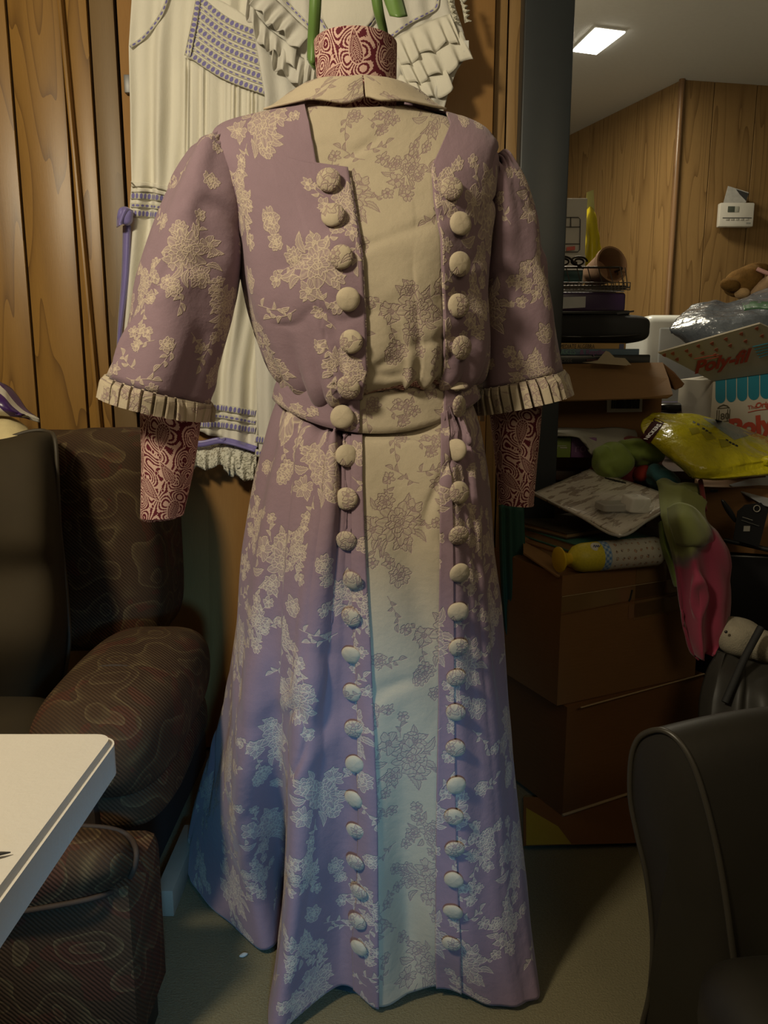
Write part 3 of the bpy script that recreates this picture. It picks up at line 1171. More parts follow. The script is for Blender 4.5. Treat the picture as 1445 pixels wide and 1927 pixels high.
# waistband pieces
bL = find_u(WB, pw([(700, 678), (800, 678)]), NU - 110, NU + 30)
bR = find_u(WB, pw([(700, 830), (800, 830)]), NU - 30, NU + 130)
g, u = slice_uv(WB, WU, bL - 2, bR + 2, 60, .002)
sheet('waistband_panel', g, M['beige_b'], dress, u, .002)
g, u = slice_uv(WB, WU, bR, bL + NU, 300, .0045)
sheet('waistband', g, M['mauve_b'], dress, u, .003)
g, u = slice_uv(WB, WU, bL - 3, bR + 3, 60, .0055)
sheet('belt', g[6:], M['beige'], dress, u[6:], .003)
g, u = slice_uv(WB, WU, bR, bL + NU, 300, .0080)
sheet('belt', g[6:], M['mauve'], dress, u[6:], .003)

# knife pleats next to the left placket
def pleat_ridge(pts, h, wdt):
    pass


# ------------------------------------------------------------------ sleeves
def sleeve_rings(secs, n=96, rows_=70):
    """secs: (outer px,py, inner px,py, Y, half depth)"""
    R = []
    t = np.linspace(0, 2 * pi, n, endpoint=False)
    for ox, oy, ix, iy, Y, hd in secs:
        a = P(ox, oy, Y); b_ = P(ix, iy, Y)
        c = (a + b_) / 2; h = (b_ - a) / 2
        R.append(c + np.cos(t)[:, None] * h + np.sin(t)[:, None] * np.array([0, -hd, 0.0]))
    return catmull(np.array(R), rows_)


def make_sleeve(secs, seed, matl):
    G = sleeve_rings(secs)
    nv, nu = G.shape[:2]
    NN = grid_normals(G, True)
    c0 = G - G.mean(1, keepdims=True)
    if (c0 * NN).sum() < 0: NN = -NN
    t = np.linspace(0, 2 * pi, nu, endpoint=False)[None, :]
    w_ = np.linspace(0, 1, nv)[:, None]
    head = np.exp(-((w_ - .06) / .10) ** 2)
    a = .0085 * head * np.sin(t * 17) + .0045 * snoise(G, seed, 20) * np.clip(w_ * 4, 0, 1) + .004 * np.sin(t * 5 + w_ * 4 + seed) * np.clip(w_ * 3, 0, 1)
    G = G + NN * a[..., None]
    G = creases(G, .010, 13, seed + 7, True, (1, 1, .6))
    G = creases(G, .005, 28, seed + 17, True)
    U = arc_uv(G, nu // 4)
    U[..., 0] += seed * .13
    sheet('sleeve', G, matl, dress, U, .0025, closed=True)
    return G


LS = make_sleeve([
    (432, 254, 452, 282, 1.262, .010), (412, 252, 458, 300, 1.26, .04), (378, 263, 463, 338, 1.255, .066), (338, 325, 464, 400, 1.25, .080),
    (300, 415, 459, 480, 1.245, .083), (270, 505, 447, 555, 1.24, .083), (246, 595, 427, 640, 1.235, .085), (212, 705, 391, 757, 1.23, .088)], 3, M['mauve_b'])
RS = make_sleeve([
    (942, 292, 918, 322, 1.285, .010), (958, 300, 908, 345, 1.29, .04), (982, 335, 900, 400, 1.30, .066), (1005, 400, 896, 460, 1.31, .078),
    (1020, 470, 894, 525, 1.32, .080), (1034, 555, 896, 595, 1.325, .080), (1047, 630, 898, 665, 1.33, .08), (1059, 697, 896, 733, 1.335, .082)], 6, M['mauve'])


def cuff(S, lower, npl, flat0, flat1):
    """pleated ring hanging from the sleeve hem; flat between angles flat0..flat1"""
    top = S[-1]; prev = S[-6]
    nu = 1280
    t = np.linspace(0, 1, nu, endpoint=False)
    src = np.linspace(0, len(top), nu, endpoint=False)
    a = np.floor(src).astype(int) % len(top); f = (src % 1)[:, None]
    T = top[a] * (1 - f) + top[(a + 1) % len(top)] * f
    c = T.mean(0)
    ox, oy, ix, iy, Y, hd = lower
    tt_ = t * 2 * pi
    A = P(ox, oy, Y); B = P(ix, iy, Y)
    Lw = (A + B) / 2 + np.cos(tt_)[:, None] * (B - A) / 2 + np.sin(tt_)[:, None] * np.array([0, -hd, 0])
    rad_ = Lw - Lw.mean(0); rad_ /= np.linalg.norm(rad_, axis=1, keepdims=True)
    saw = (t * npl) % 1
    prof = np.where(saw < .70, .75 + .35 * saw / .70, np.where(saw < .76, 1.1 - (saw - .70) / .06 * 2.0, np.where(saw < .94, -.9, -.9 + (saw - .94) / .06 * 1.65)))       # knife pleat
    mask = np.ones(nu)
    if flat0 < flat1: mask[(t > flat0) & (t < flat1)] = .15
    rows_ = []
    for s in np.linspace(0, 1, 10):
        base = T * (1 - s) + Lw * s
        rows_.append(base + rad_ * ((.0015 + .0062 * min(1, s * 4) * (prof - .3) * 1.35 * mask)[:, None] + .0015))
    G = np.array(rows_)
    sheet('pleated_cuff', G, M['beige_b'], dress, arc_uv(G, nu // 4), .0015, closed=True, flat_angle=35)
    # narrow stitched band between sleeve and pleats
    return G


cuff(LS, (201, 746, 391, 793, 1.23, .094), 32, .0, .13)
cuff(RS, (1073, 742, 902, 780, 1.335, .088), 32, .36, .5)

# ------------------------------------------------------------------ dress form body parts
def stub(name, secs, rows_=40):
    G = sleeve_rings(secs, 64, rows_)
    return sheet(name, G, M['paisley'], form, arc_uv(G, 16), closed=True, cap=True, flat_angle=50)


neck = [(600, 250, 748, 250, 1.285, .052), (602, 205, 746, 215, 1.285, .054), (596, 150, 746, 158, 1.285, .058), (591, 90, 747, 92, 1.285, .066),
        (592, 84, 746, 85, 1.285, .066), (600, 82, 738, 82, 1.285, .062)]
stub('neck', neck, 40)
stub('arm', [(275, 700, 385, 700, 1.235, .05), (266, 765, 377, 790, 1.235, .05), (268, 860, 364, 880, 1.235, .044), (266, 960, 346, 962, 1.235, .037),
             (266, 972, 345, 966, 1.235, .036), (270, 978, 340, 972, 1.235, .032)])
stub('arm', [(918, 700, 1024, 700, 1.335, .05), (920, 765, 1020, 760, 1.335, .05), (930, 850, 1012, 850, 1.335, .042), (938, 938, 1004, 942, 1.335, .034),
             (938, 944, 1004, 948, 1.335, .032), (944, 947, 999, 950, 1.335, .028)])
# torso inside the bodice, so nothing is hollow from the side
G = BR[6:136:4, ::6].copy()
cen = G.mean(1, keepdims=True)
G = cen + (G - cen) * .93; G[..., 2] -= .004
sheet('torso', G, M['paisley'], form, closed=True, cap=True)
lathe('pole', [(.0, .0), (.014, .0), (.014, .95), (0, .95)], (-.02, 1.29, .02), (0, 0, 1), plain('stand_steel', (.2, .2, .2), .4, metal=1), form, 16)
lathe('base', [(.0, .022), (.05, .022), (.15, .012), (.16, .0), (0, 0)], (-.02, 1.29, .0), (0, 0, 1), M['black_post'], form, 32)

# ------------------------------------------------------------------ covered buttons
bpy.context.view_layer.update()
allv = []; allf = []; b0 = 0
for o in dress.children:
    me = o.data
    v = np.array([x.co[:] for x in me.vertices]) + np.array(dress.location)
    allv.append(v); allf += [[i + b0 for i in p.vertices] for p in me.polygons]; b0 += len(v)
DB = BVHTree.FromPolygons(np.vstack(allv).tolist(), allf)


def hit(px, py, tree=None):
    d = Vector(ray(px, py)).normalized()
    loc, nrm, idx, dist = (tree or DB).ray_cast(Vector((0, 0, CAM_H)), d)
    if loc is None: return None, None
    if nrm.dot(d) > 0: nrm = -nrm
    return np.array(loc), np.array(nrm)


def button_mesh(var):
    r_ = random.Random(var)
    prof = [(0, .0070), (.006, .0068), (.011, .0058), (.0145, .0042), (.0165, .0022), (.0168, .0006), (.0155, -.0005), (.005, -.002), (.004, -.006)]
    n = 28
    V = []; uv = []
    for rr, h in prof:
        for k in range(n):
            t = 2 * pi * k / n
            wob = 1 + .012 * sin(3 * t + var)
            V.append((max(rr, 1e-5) * wob * cos(t), max(rr, 1e-5) * wob * sin(t), h + .0003 * sin(5 * t + var) * (rr / .017)))
            uv.append((V[-1][0] + var * .071, V[-1][1] + var * .053))
    o = mesh('button', V, gridfaces(len(prof), n, True, flip=False), M['beige_b'], None, uv)
    me = o.data
    bpy.data.objects.remove(o)
    return me


BM_ = [button_mesh(i) for i in range(9)]
left = [(619, 343), (628, 409), (643, 485), (656, 563), (662, 643), (659, 726), (645, 785), (649, 859), (655, 938), (654, 1015), (667, 1089),
        (665, 1158), (665, 1228), (666, 1299), (669, 1367), (670, 1433), (670, 1499), (673, 1558), (673, 1617), (680, 1673), (677, 1728), (680, 1778)]
right = [(847, 358), (862, 423), (860, 498), (858, 576), (863, 654), (858, 733), (857, 765), (861, 847), (859, 927), (860, 1004), (862, 1075),
         (861, 1148), (861, 1214), (858, 1271), (858, 1336), (857, 1403), (857, 1473), (854, 1532), (855, 1592), (855, 1650), (854, 1709), (851, 1769)]
for side, lst in (('l', left), ('r', right)):
    for i, (x, y) in enumerate(lst):
        loc, nr = hit(x, y)
        if loc is None: continue
        nn = Vector(nr).lerp(Vector((0, -1, 0)), .35)
        if y > 1000: nn = nn + Vector((0, 0, -.18 - .12 * random.random()))
        nn += Vector((random.uniform(-.12, .12), 0, random.uniform(-.08, .08)))
        if side == 'r' and y == 733: nn = Vector((0, -.28, 1))
        if side == 'r' and y == 765: nn = Vector((.75, -.6, 0))
        nn.normalize()
        me = BM_[(i * 2 + (side == 'r')) % 9]
        o = bpy.data.objects.new('button', me)
        COL.objects.link(o)
        o.parent = dress
        pos = Vector(loc) + nn * .004 + Vector(nr) * .002 - dress.location
        q = nn.to_track_quat('Z', 'Y')
        o.rotation_mode = 'QUATERNION'
        o.rotation_quaternion = q
        sc = (.93 if y > 1000 else 1.03) * random.uniform(.97, 1.03)
        o.scale = (sc, sc, sc)
        o.location = pos


# ------------------------------------------------------------------ nightgowns on the door
def cotton_mat(name, col):
    m, nt, b = new_mat(name)
    tc = nt.nodes.new('ShaderNodeTexCoord').outputs['Object']
    n = noise_out(nt, tc, 6, 4); f = noise_out(nt, tc, 300, 2)
    c = mixc(nt, n, tuple(x * .88 for x in col), col)
    nt.links.new(c, b.inputs['Base Color']); b.inputs['Roughness'].default_value = .85
    b.inputs['Specular IOR Level'].default_value = .2
    bump(nt, b, mth(nt, 'ADD', mth(nt, 'MULTIPLY', noise_out(nt, tc, 45, 4, .6, (1, 1, .4)), 1.2), mth(nt, 'MULTIPLY', f, .3)), .4, .003)
    return m


M['white_cotton'] = cotton_mat('white_cotton', (.82, .79, .69))
M['white_cotton2'] = cotton_mat('white_cotton_voile', (.74, .72, .66))


def eyelet_mat(name, period, ow, oh, lav=(.19, .17, .42), lace=(.62, .60, .50)):
    """lace strip threaded with ribbon: ribbon shows through ovals; uv = (metres, 0..1)"""
    m, nt, b = new_mat(name)
    uv = nt.nodes.new('ShaderNodeUVMap').outputs[0]
    s = nt.nodes.new('ShaderNodeSeparateXYZ'); nt.links.new(uv, s.inputs[0])
    f = mth(nt, 'SUBTRACT', mth(nt, 'FRACT', mth(nt, 'DIVIDE', s.outputs[0], period)), .5)
    g = mth(nt, 'SUBTRACT', s.outputs[1], .5)
    a = mth(nt, 'POWER', mth(nt, 'DIVIDE', f, ow), 2.0); c = mth(nt, 'POWER', mth(nt, 'DIVIDE', g, oh), 2.0)
    d = mth(nt, 'ADD', a, c)
    oval = mth(nt, 'LESS_THAN', d, 1.0)
    hole = nt.nodes.new('ShaderNodeTexVoronoi'); hole.inputs['Scale'].default_value = 420
    nt.links.new(uv, hole.inputs['Vector'])
    lc = mixc(nt, mth(nt, 'LESS_THAN', hole.outputs['Distance'], .33), lace, tuple(x * .6 for x in lace))
    col = mixc(nt, oval, lc, lav)
    nt.links.new(col, b.inputs['Base Color']); b.inputs['Roughness'].default_value = .75
    bump(nt, b, mth(nt, 'SUBTRACT', 1.0, oval), .5, .002)
    return m


M['eyelet'] = eyelet_mat('ribbon_eyelet_lace', .0115, .36, .40)
M['eyelet_s'] = eyelet_mat('narrow_ribbon_eyelet_lace', .014, .34, .26)
M['lav'] = plain('lavender_satin', (.21, .18, .46), .35, .1, 40, sheen=.3)


def lace_mat():
    m, nt, b = new_mat('crochet_lace')
    uv = nt.nodes.new('ShaderNodeUVMap').outputs[0]
    v = nt.nodes.new('ShaderNodeTexVoronoi'); v.inputs['Scale'].default_value = 190; v.feature = 'F1'
    nt.links.new(uv, v.inputs['Vector'])
    hole = mth(nt, 'LESS_THAN', v.outputs['Distance'], .34)
    c = mixc(nt, v.outputs['Distance'], (.55, .53, .42), (.80, .78, .68))
    nt.links.new(c, b.inputs['Base Color']); b.inputs['Roughness'].default_value = .9
    nt.links.new(mth(nt, 'SUBTRACT', 1.0, mth(nt, 'MULTIPLY', hole, .6)), b.inputs['Alpha'])
    bump(nt, b, v.outputs['Distance'], .8, .003)
    return m


M['lace'] = lace_mat()


def edge_sheet(name, lefts, rights, tops, bots, Yf, nv, nu, mat, parent, fold, thick=.0015, lean=0.0):
    """hanging cloth: left/right edge columns against picture rows; fold(s, t) gives depth of the pleats"""
    tt = np.linspace(0, 1, nv); ss = np.linspace(0, 1, nu)
    G = np.zeros((nv, nu, 3))
    for i, t in enumerate(tt):
        for j, s in enumerate(ss):
            top = np.interp(s, [q[0] for q in tops], [q[1] for q in tops])
            bot = np.interp(s, [q[0] for q in bots], [q[1] for q in bots])
            y = top + (bot - top) * t
            xl = np.interp(y, [q[0] for q in lefts], [q[1] for q in lefts]); xr = np.interp(y, [q[0] for q in rights], [q[1] for q in rights])
            Y = Yf - lean * (1 - t)
            G[i, j] = P(xl + (xr - xl) * s, y, Y)
            G[i, j, 1] -= fold(s, t)
    o = sheet(name, G, mat, parent, None, thick)
    return o, G


def tree_of(*objs):
    V = []; F = []; b = 0
    for o in objs:
        w = np.array(worldloc(o))
        v = np.array([x.co[:] for x in o.data.vertices]) + w
        V.append(v); F += [[i + b for i in p.vertices] for p in o.data.polygons]; b += len(v)
    return BVHTree.FromPolygons(np.vstack(V).tolist(), F)


def strip_on(name, tree, path, wpx, mat, parent, n=60, off=.003, thick=.0012, ripple=0.0, Yd=1.9, wdir=None):
    """strip of cloth laid on a surface along a picture path; wpx = width in picture pixels"""
    p = catmull(np.array(path, float), n)
    T = np.gradient(p, axis=0); T /= np.linalg.norm(T, axis=1, keepdims=True)
    Nn = np.stack([-T[:, 1], T[:, 0]], 1) if wdir is None else np.tile(np.array(wdir, float), (n, 1))
    rows_ = []
    for k, s in enumerate((-.5, -.17, .17, .5)):
        r_ = []
        for q, nn in zip(p, Nn):
            c = q + nn * wpx * s
            h, _ = hit(c[0], c[1], tree)
            if h is None: h = P(c[0], c[1], Yd)
            dd = ray(*c); dd /= np.linalg.norm(dd)
            r_.append(h - dd * off)
        rows_.append(r_)
    G = np.array(rows_)
    if ripple:
        G[..., 1] -= ripple * np.sin(np.arange(n) * .9)[None, :]
    L = np.concatenate([[0], np.cumsum(np.linalg.norm(np.diff(G[1], axis=0), axis=1))])
    uv = np.stack([np.tile(L, (4, 1)), np.tile(np.array([0, .33, .67, 1.])[:, None], (1, n))], 2)
    return sheet(name, G, mat, parent, uv, thick)


def ruffle(name, path, hang, mat, parent, Y, waves=9, amp=.012, nv=10, nu=120, seed=0, tuck=.006):
    """gathered frill: path = upper edge, hang = picture vector to the free edge"""
    r_ = np.random.default_rng(seed)
    p = catmull(np.array(path, float), nu)
    s = np.linspace(0, 1, nu)
    ph_ = r_.uniform(0, 6)
    wv = np.sin(s * waves * 2 * pi + ph_ + 1.2 * np.sin(s * 7 + ph_))
    G = np.zeros((nv, nu, 3))
    for i, t in enumerate(np.linspace(0, 1, nv)):
        jag = 1 + .10 * np.sin(s * waves * pi + ph_)
        q = p + np.outer(jag * t, hang)
        q[:, 0] += wv * t * 3
        for j in range(nu):
            G[i, j] = P(q[j, 0], q[j, 1], Y)
        G[i, :, 1] -= tuck + amp * (t ** .7) * (wv * .5 + .6) + .004 * sin(pi * t)
    return sheet(name, G, mat, parent, None, .0012)


GY = 1.93
n1 = thing('nightgown', 'white cotton nightgown with lavender ribbon yoke, left of the two', 'nightgown', tuple(P(370, 300, GY)))
n1['group'] = 'white nightgowns hanging on the door'


def fold1(s, t):
    a = .010 * sin(s * 34 + 1.5 * sin(t * 5)) + .007 * sin(s * 61 + 2 + t * 3) + .004 * sin(s * 15 - t * 4)
    g = math.exp(-((s - .62) / .22) ** 2) * math.exp(-((t - .26) / .12) ** 2)
    return a * (.35 + .65 * min(1, max(0, t * 3 - .1))) + .004 * g * sin(s * 170)


b1, G1 = edge_sheet('body', [(-60, 252), (90, 244), (200, 247), (340, 248), (420, 241), (520, 231), (640, 221), (760, 215)],
                    [(-60, 560), (200, 545), (500, 520), (700, 490), (900, 484)],
                    [(0, -60), (1, -60)], [(0, 742), (.3, 785), (.52, 806), (.75, 826), (1, 848)], GY, 120, 130, M['white_cotton'], n1, fold1)
T1 = tree_of(b1)
hem = strip_on('hem_ribbon', T1, [(225, 735), (300, 782), (362, 833), (420, 829), (484, 846)], 12, M['lav'], n1, 60, .004)
strip_on('eyelet_trim', T1, [(330, 748), (372, 764), (420, 768), (480, 778)], 13, M['eyelet'], n1, 50, .004)
strip_on('eyelet_trim', T1, [(330, 765), (372, 780), (420, 784), (480, 795)], 9, M['eyelet_s'], n1, 50, .004)
strip_on('eyelet_trim', T1, [(340, 780), (372, 797), (420, 800), (480, 810)], 13, M['eyelet'], n1, 50, .004)
ruffle('lace_edge', [(300, 792), (362, 838), (420, 835), (484, 850)], (0, 42), M['lace'], n1, GY - .008, 9, .018, 10, 130, 4)
ruffle('lace_edge', [(425, 850), (450, 862), (484, 868)], (0, 36), M['lace'], n1, GY - .014, 4, .016, 8, 60, 9)
# band of trims at arm height
for (ya, wp, mm_) in ((368, 13, 'eyelet'), (386, 9, 'eyelet_s'), (401, 13, 'eyelet')):
    strip_on('eyelet_trim', T1, [(246, ya), (270, ya + 1), (300, ya + 4), (330, ya + 9)], wp, M[mm_], n1, 40, .004)
strip_on('tuck', T1, [(247, 347), (280, 347), (320, 356)], 8, M['white_cotton'], n1, 30, .007, .003)
strip_on('tuck', T1, [(247, 358), (280, 358), (320, 366)], 7, M['white_cotton'], n1, 30, .007, .003)
# yoke: cloth panel with ribbon rows running across
yoke = patch([[(372, -14, GY - .03), (425, 6, GY - .03), (470, 36, GY - .03), (490, 58, GY - .03)],
              [(362, 40, GY - .03), (412, 58, GY - .03), (460, 88, GY - .03), (497, 108, GY - .03)],
              [(350, 108, GY - .03), (385, 122, GY - .03), (432, 150, GY - .03), (504, 181, GY - .03)]], 24, 24)
yo = sheet('yoke', yoke, M['white_cotton'], n1, None, .002)
TY = tree_of(yo)
tl, tr_, bl_, br_ = np.array([376, -6.]), np.array([488, 62.]), np.array([354, 104.]), np.array([503, 178.])
for k in range(9):
    f = .03 + k * .117
    A = tl + (bl_ - tl) * f; B = tr_ + (br_ - tr_) * f
    mdl = (A + B) / 2 + np.array([-6, 6 * (1 if k < 8 else 1)])
    big = k % 2 == 0
    strip_on('ribbon_row', TY, [A, mdl, B], 12 if big else 6, M['eyelet' if big else 'eyelet_s'], n1, 40, .003)
strip_on('eyelet_trim', T1, [(376, -20), (366, 40), (352, 105)], 11, M['eyelet'], n1, 40, .033)
strip_on('armhole_trim', T1, [(322, -25), (304, 25), (272, 68), (245, 88)], 7, M['eyelet_s'], n1, 40, .006)
# gathers under the yoke
ga = np.zeros((30, 150, 3))
for i, t in enumerate(np.linspace(0, 1, 30)):
    for j, s in enumerate(np.linspace(0, 1, 150)):
        x = 350 + 154 * s; y0 = 112 + 68 * s ** 1.15
        ga[i, j] = P(x - 4 * t, y0 + t * (330 - y0 * .4), GY - .012)
        ga[i, j, 1] -= .006 * (1 - .5 * t) * sin(s * 80 + 5 * sin(s * 9) + 2 * sin(s * 23)) * (.6 + .5 * sin(s * 31 + 1)) * min(1, t * 8 + .3) + .006 * sin(s * 23 + t) * t + .01 * (1 - t)
sheet('gathered_skirt', ga, M['white_cotton'], n1, None, .0012)
# lavender side ribbon with its knot
sr = patch([[(231, 425, GY - .01), (240, 422, GY - .02), (247, 425, GY - .01)], [(228, 520, GY - .01), (236, 520, GY - .02), (243, 520, GY - .01)],
            [(222, 600, GY - .01), (228, 600, GY - .02), (233, 600, GY - .01)], [(219, 660, GY - .01), (222, 660, GY - .015), (226, 660, GY - .01)]], 30, 6)
sheet('side_ribbon', sr, M['lav'], n1, None, .002)
blob('ribbon_knot', P(236, 406, GY - .03), (.017, .014, .020), M['lav'], n1, (.7, .7), (0, .4, 0), .003, 120, 2, 24, 16)
kb = patch([[(222, 396, GY - .03), (236, 391, GY - .05), (250, 396, GY - .03)], [(219, 412, GY - .03), (226, 418, GY - .05), (238, 414, GY - .03)],
            [(219, 428, GY - .03), (226, 424, GY - .05), (236, 420, GY - .03)]], 10, 10)
sheet('ribbon_loop', kb, M['lav'], n1, None, .002)
# hanger above the frame
tube('hanger', [P(250, -70, GY), P(400, -110, GY), P(560, -70, GY)], .006, M['wood_trim'], n1, 8, smoothpts=20)

n2 = thing('nightgown', 'white ruffled nightgown with V necklines behind the green ribbon', 'nightgown', tuple(P(670, 300, GY - .05)))
n2['group'] = 'white nightgowns hanging on the door'
g2y = GY - .045


def fold2(s, t):
    return .008 * sin(s * 27 + 1.2 * sin(t * 6)) * (.3 + .7 * min(1, t * 4)) + .005 * sin(s * 55 + t * 5)


b2, G2_ = edge_sheet('body', [(-60, 476), (60, 478), (185, 500), (300, 495), (520, 474), (700, 480), (860, 486)],
                     [(-60, 852), (10, 856), (55, 871), (85, 879), (108, 876), (135, 858), (180, 842), (230, 829), (500, 815), (860, 800)],
                     [(0, -60), (1, -60)], [(0, 872), (1, 880)], g2y, 110, 110, M['white_cotton2'], n2, fold2)
T2 = tree_of(b2)
strip_on('eyelet_trim', T2, [(480, 826), (520, 832), (560, 836)], 14, M['eyelet'], n2, 30, .004)
strip_on('eyelet_trim', T2, [(480, 852), (520, 857), (560, 860)], 14, M['eyelet_s'], n2, 30, .004)
for pth in ([(528, -8), (552, 18), (575, 42), (590, 58)], [(602, 34), (616, 58), (640, 70), (655, 70)], [(668, 70), (690, 54), (708, 30)],
            [(733, 70), (768, 44), (806, 24), (821, 12), (824, -14)], ):
    strip_on('neck_beading', T2, pth, 6, M['eyelet_s'], n2, 40, .008)
inner = patch([[(604, -20, g2y - .012), (650, -20, g2y - .016), (708, -20, g2y - .012)], [(606, 30, g2y - .012), (650, 30, g2y - .018), (706, 28, g2y - .012)],
               [(620, 58, g2y - .012), (645, 68, g2y - .012), (690, 50, g2y - .012)]], 16, 16)
sheet('inner_yoke', inner, M['white_cotton'], n2, None, .0015)
box('neck_label', *(lambda a, c: (a[0], c[0], a[1], a[1] + .003, c[2], a[2]))(P(624, 72, g2y - .03), P(676, 84, g2y - .03)), M['lav'], n2, .001)
ruffle('neck_ruffle', [(498, -18), (530, 10), (560, 40), (590, 66)], (-26, 34), M['white_cotton2'], n2, g2y - .004, 4, .024, seed=1)
ruffle('neck_ruffle', [(470, -10), (486, 30), (515, 62), (560, 92)], (-4, 42), M['white_cotton2'], n2, g2y - .002, 4, .026, seed=2)
ruffle('neck_ruffle', [(520, 70), (545, 98), (575, 112), (596, 120)], (-8, 52), M['white_cotton2'], n2, g2y, 4, .026, seed=3)
ruffle('shoulder_ruffle', [(738, 76), (775, 56), (812, 40), (846, 28)], (20, 52), M['white_cotton'], n2, g2y - .004, 5, .014, seed=4)
ruffle('shoulder_ruffle', [(745, 112), (785, 102), (830, 84), (868, 60)], (22, 50), M['white_cotton'], n2, g2y - .002, 5, .014, seed=5)
ruffle('shoulder_ruffle', [(735, 140), (765, 142), (800, 146), (836, 128)], (14, 44), M['white_cotton'], n2, g2y, 4, .014, seed=6)
ruffle('armhole_trim', [(838, -20), (844, 15), (853, 44)], (9, 4), M['lace'], n2, g2y - .004, 6, .006, seed=7)
ruffle('armhole_trim', [(856, -20), (868, 15), (874, 46)], (9, 0), M['lace'], n2, g2y - .004, 6, .006, seed=8)
q = [P(873, 76, g2y - .02), P(882, 76, g2y - .02), P(882, 97, g2y - .02), P(873, 97, g2y - .02)]
poly_prism('tag', q, .001, plain('white_tag', (.7, .7, .66), .6), n2)
tube('hanger', [P(500, -60, g2y), P(660, -110, g2y), P(850, -60, g2y)], .006, M['wood_trim'], n2, 8, smoothpts=20)

# ------------------------------------------------------------------ green ribbon round the neck
gm = plain('green_satin', (.10, .19, .035), .45, .12, 30, sheen=.3)
gr = thing('green_ribbon', 'green satin ribbon looped down behind the paisley neck', 'ribbon', tuple(P(660, 60, 1.35)))
for rows_ in ([[(583, -40, 1.30), (594, -40, 1.295), (607, -40, 1.30)], [(581, 20, 1.31), (592, 20, 1.305), (604, 20, 1.31)],
               [(578, 80, 1.33), (589, 80, 1.325), (600, 80, 1.33)], [(577, 112, 1.34), (586, 120, 1.33), (599, 124, 1.34)]],
              [[(693, -40, 1.30), (704, -40, 1.295), (714, -40, 1.30)], [(702, 20, 1.31), (712, 20, 1.305), (722, 20, 1.31)],
               [(713, 60, 1.33), (722, 60, 1.325), (730, 60, 1.33)], [(719, 95, 1.345), (727, 95, 1.34), (734, 95, 1.345)]],
              [[(577, 112, 1.338), (588, 116, 1.33), (598, 110, 1.338)], [(582, 122, 1.342), (590, 128, 1.336), (600, 128, 1.342)],
               [(590, 132, 1.35), (598, 134, 1.345), (606, 130, 1.35)]]):
    sheet('ribbon_strand', patch(rows_, 20, 8), gm, gr, None, .0012)
sheet('ribbon_tail', patch([[(716, -30, 1.31), (735, -32, 1.305), (748, -34, 1.31)], [(722, 0, 1.31), (742, -2, 1.30), (758, -4, 1.31)],
                            [(733, 30, 1.30), (750, 32, 1.29), (767, 30, 1.30)]], 14, 8), gm, gr, None, .0012)

# small paper tag hanging at the skirt side
tg = mesh('price_tag', *(lambda a, c: (lambda V, F: (V + np.array([(a[0] + c[0]) / 2, a[1], c[2]]), F))(*box_vf(c[0] - a[0], .002, a[2] - c[2])))(
    P(903, 781, 1.40), P(911, 793, 1.40)), plain('tag_card', (.75, .68, .5), .6), dress, smooth=False)


# ------------------------------------------------------------------ upholstery
def chenille_mat():
    m, nt, b = new_mat('floral_chenille')
    tc = nt.nodes.new('ShaderNodeTexCoord').outputs['Object']
    wp = nt.nodes.new('ShaderNodeVectorMath'); wp.operation = 'ADD'
    nz = nt.nodes.new('ShaderNodeTexNoise'); nz.inputs['Scale'].default_value = 6; nz.inputs['Detail'].default_value = 2
    nt.links.new(tc, nz.inputs['Vector'])
    sc = nt.nodes.new('ShaderNodeVectorMath'); sc.operation = 'SCALE'; sc.inputs['Scale'].default_value = .12
    nt.links.new(nz.outputs['Color'], sc.inputs[0]); nt.links.new(tc, wp.inputs[0]); nt.links.new(sc.outputs[0], wp.inputs[1])
    v = nt.nodes.new('ShaderNodeTexVoronoi'); v.feature = 'SMOOTH_F1'; v.inputs['Scale'].default_value = 13
    nt.links.new(wp.outputs[0], v.inputs['Vector'])
    d = mth(nt, 'FRACT', mth(nt, 'MULTIPLY', v.outputs['Distance'], 4.5))
    ln = mth(nt, 'POWER', d, 6.0)
    n = noise_out(nt, tc, 9, 3)
    base = mixc(nt, n, (.038, .018, .009), (.092, .052, .024))
    red = mth(nt, 'GREATER_THAN', noise_out(nt, wp.outputs[0], 13, 2), .56)
    base = mixc(nt, mth(nt, 'MULTIPLY', red, .5), base, (.10, .026, .014))
    base = mixc(nt, mth(nt, 'MULTIPLY', ln, .55), base, (.20, .145, .065))
    rib = nt.nodes.new('ShaderNodeTexWave'); rib.wave_type = 'BANDS'; rib.bands_direction = 'DIAGONAL'
    rib.inputs['Scale'].default_value = 75; rib.inputs['Distortion'].default_value = 1.2
    nt.links.new(tc, rib.inputs['Vector'])
    base = mixc(nt, mth(nt, 'MULTIPLY', rib.outputs[1], .5), base, (.014, .008, .005))
    nt.links.new(base, b.inputs['Base Color']); b.inputs['Roughness'].default_value = .8
    b.inputs['Specular IOR Level'].default_value = .25
    bump(nt, b, rib.outputs[1], .5, .003)
    return m


M['chenille'] = chenille_mat()
M['suede'] = plain('dark_brown_microsuede', (.038, .028, .015), .8, .3, 7, bmp=.15, spec=.2)
M['suede_pipe'] = plain('brown_piping', (.045, .034, .02), .6)
M['chen_pipe'] = plain('chenille_piping', (.035, .02, .011), .8, .3, 60)
M['leather'] = plain('dark_brown_leather', (.014, .0115, .0075), .5, .18, 14, bmp=.12)
M['leather_p'] = plain('leather_piping', (.035, .03, .022), .4)
M['white_plastic'] = plain('white_table_plastic', (.62, .58, .52), .5, .03, 40, bmp=.15)

sofa = thing('sofa', 'dark brown floral chenille sofa with plain brown cushions', 'sofa', (-.55, 1.35, 0))
XR = XZ(350, 1.30, .43)
XL_ = XZ(105, 1.30, .45)
cx_ = (XR + XL_) / 2; hw = (XR - XL_) / 2
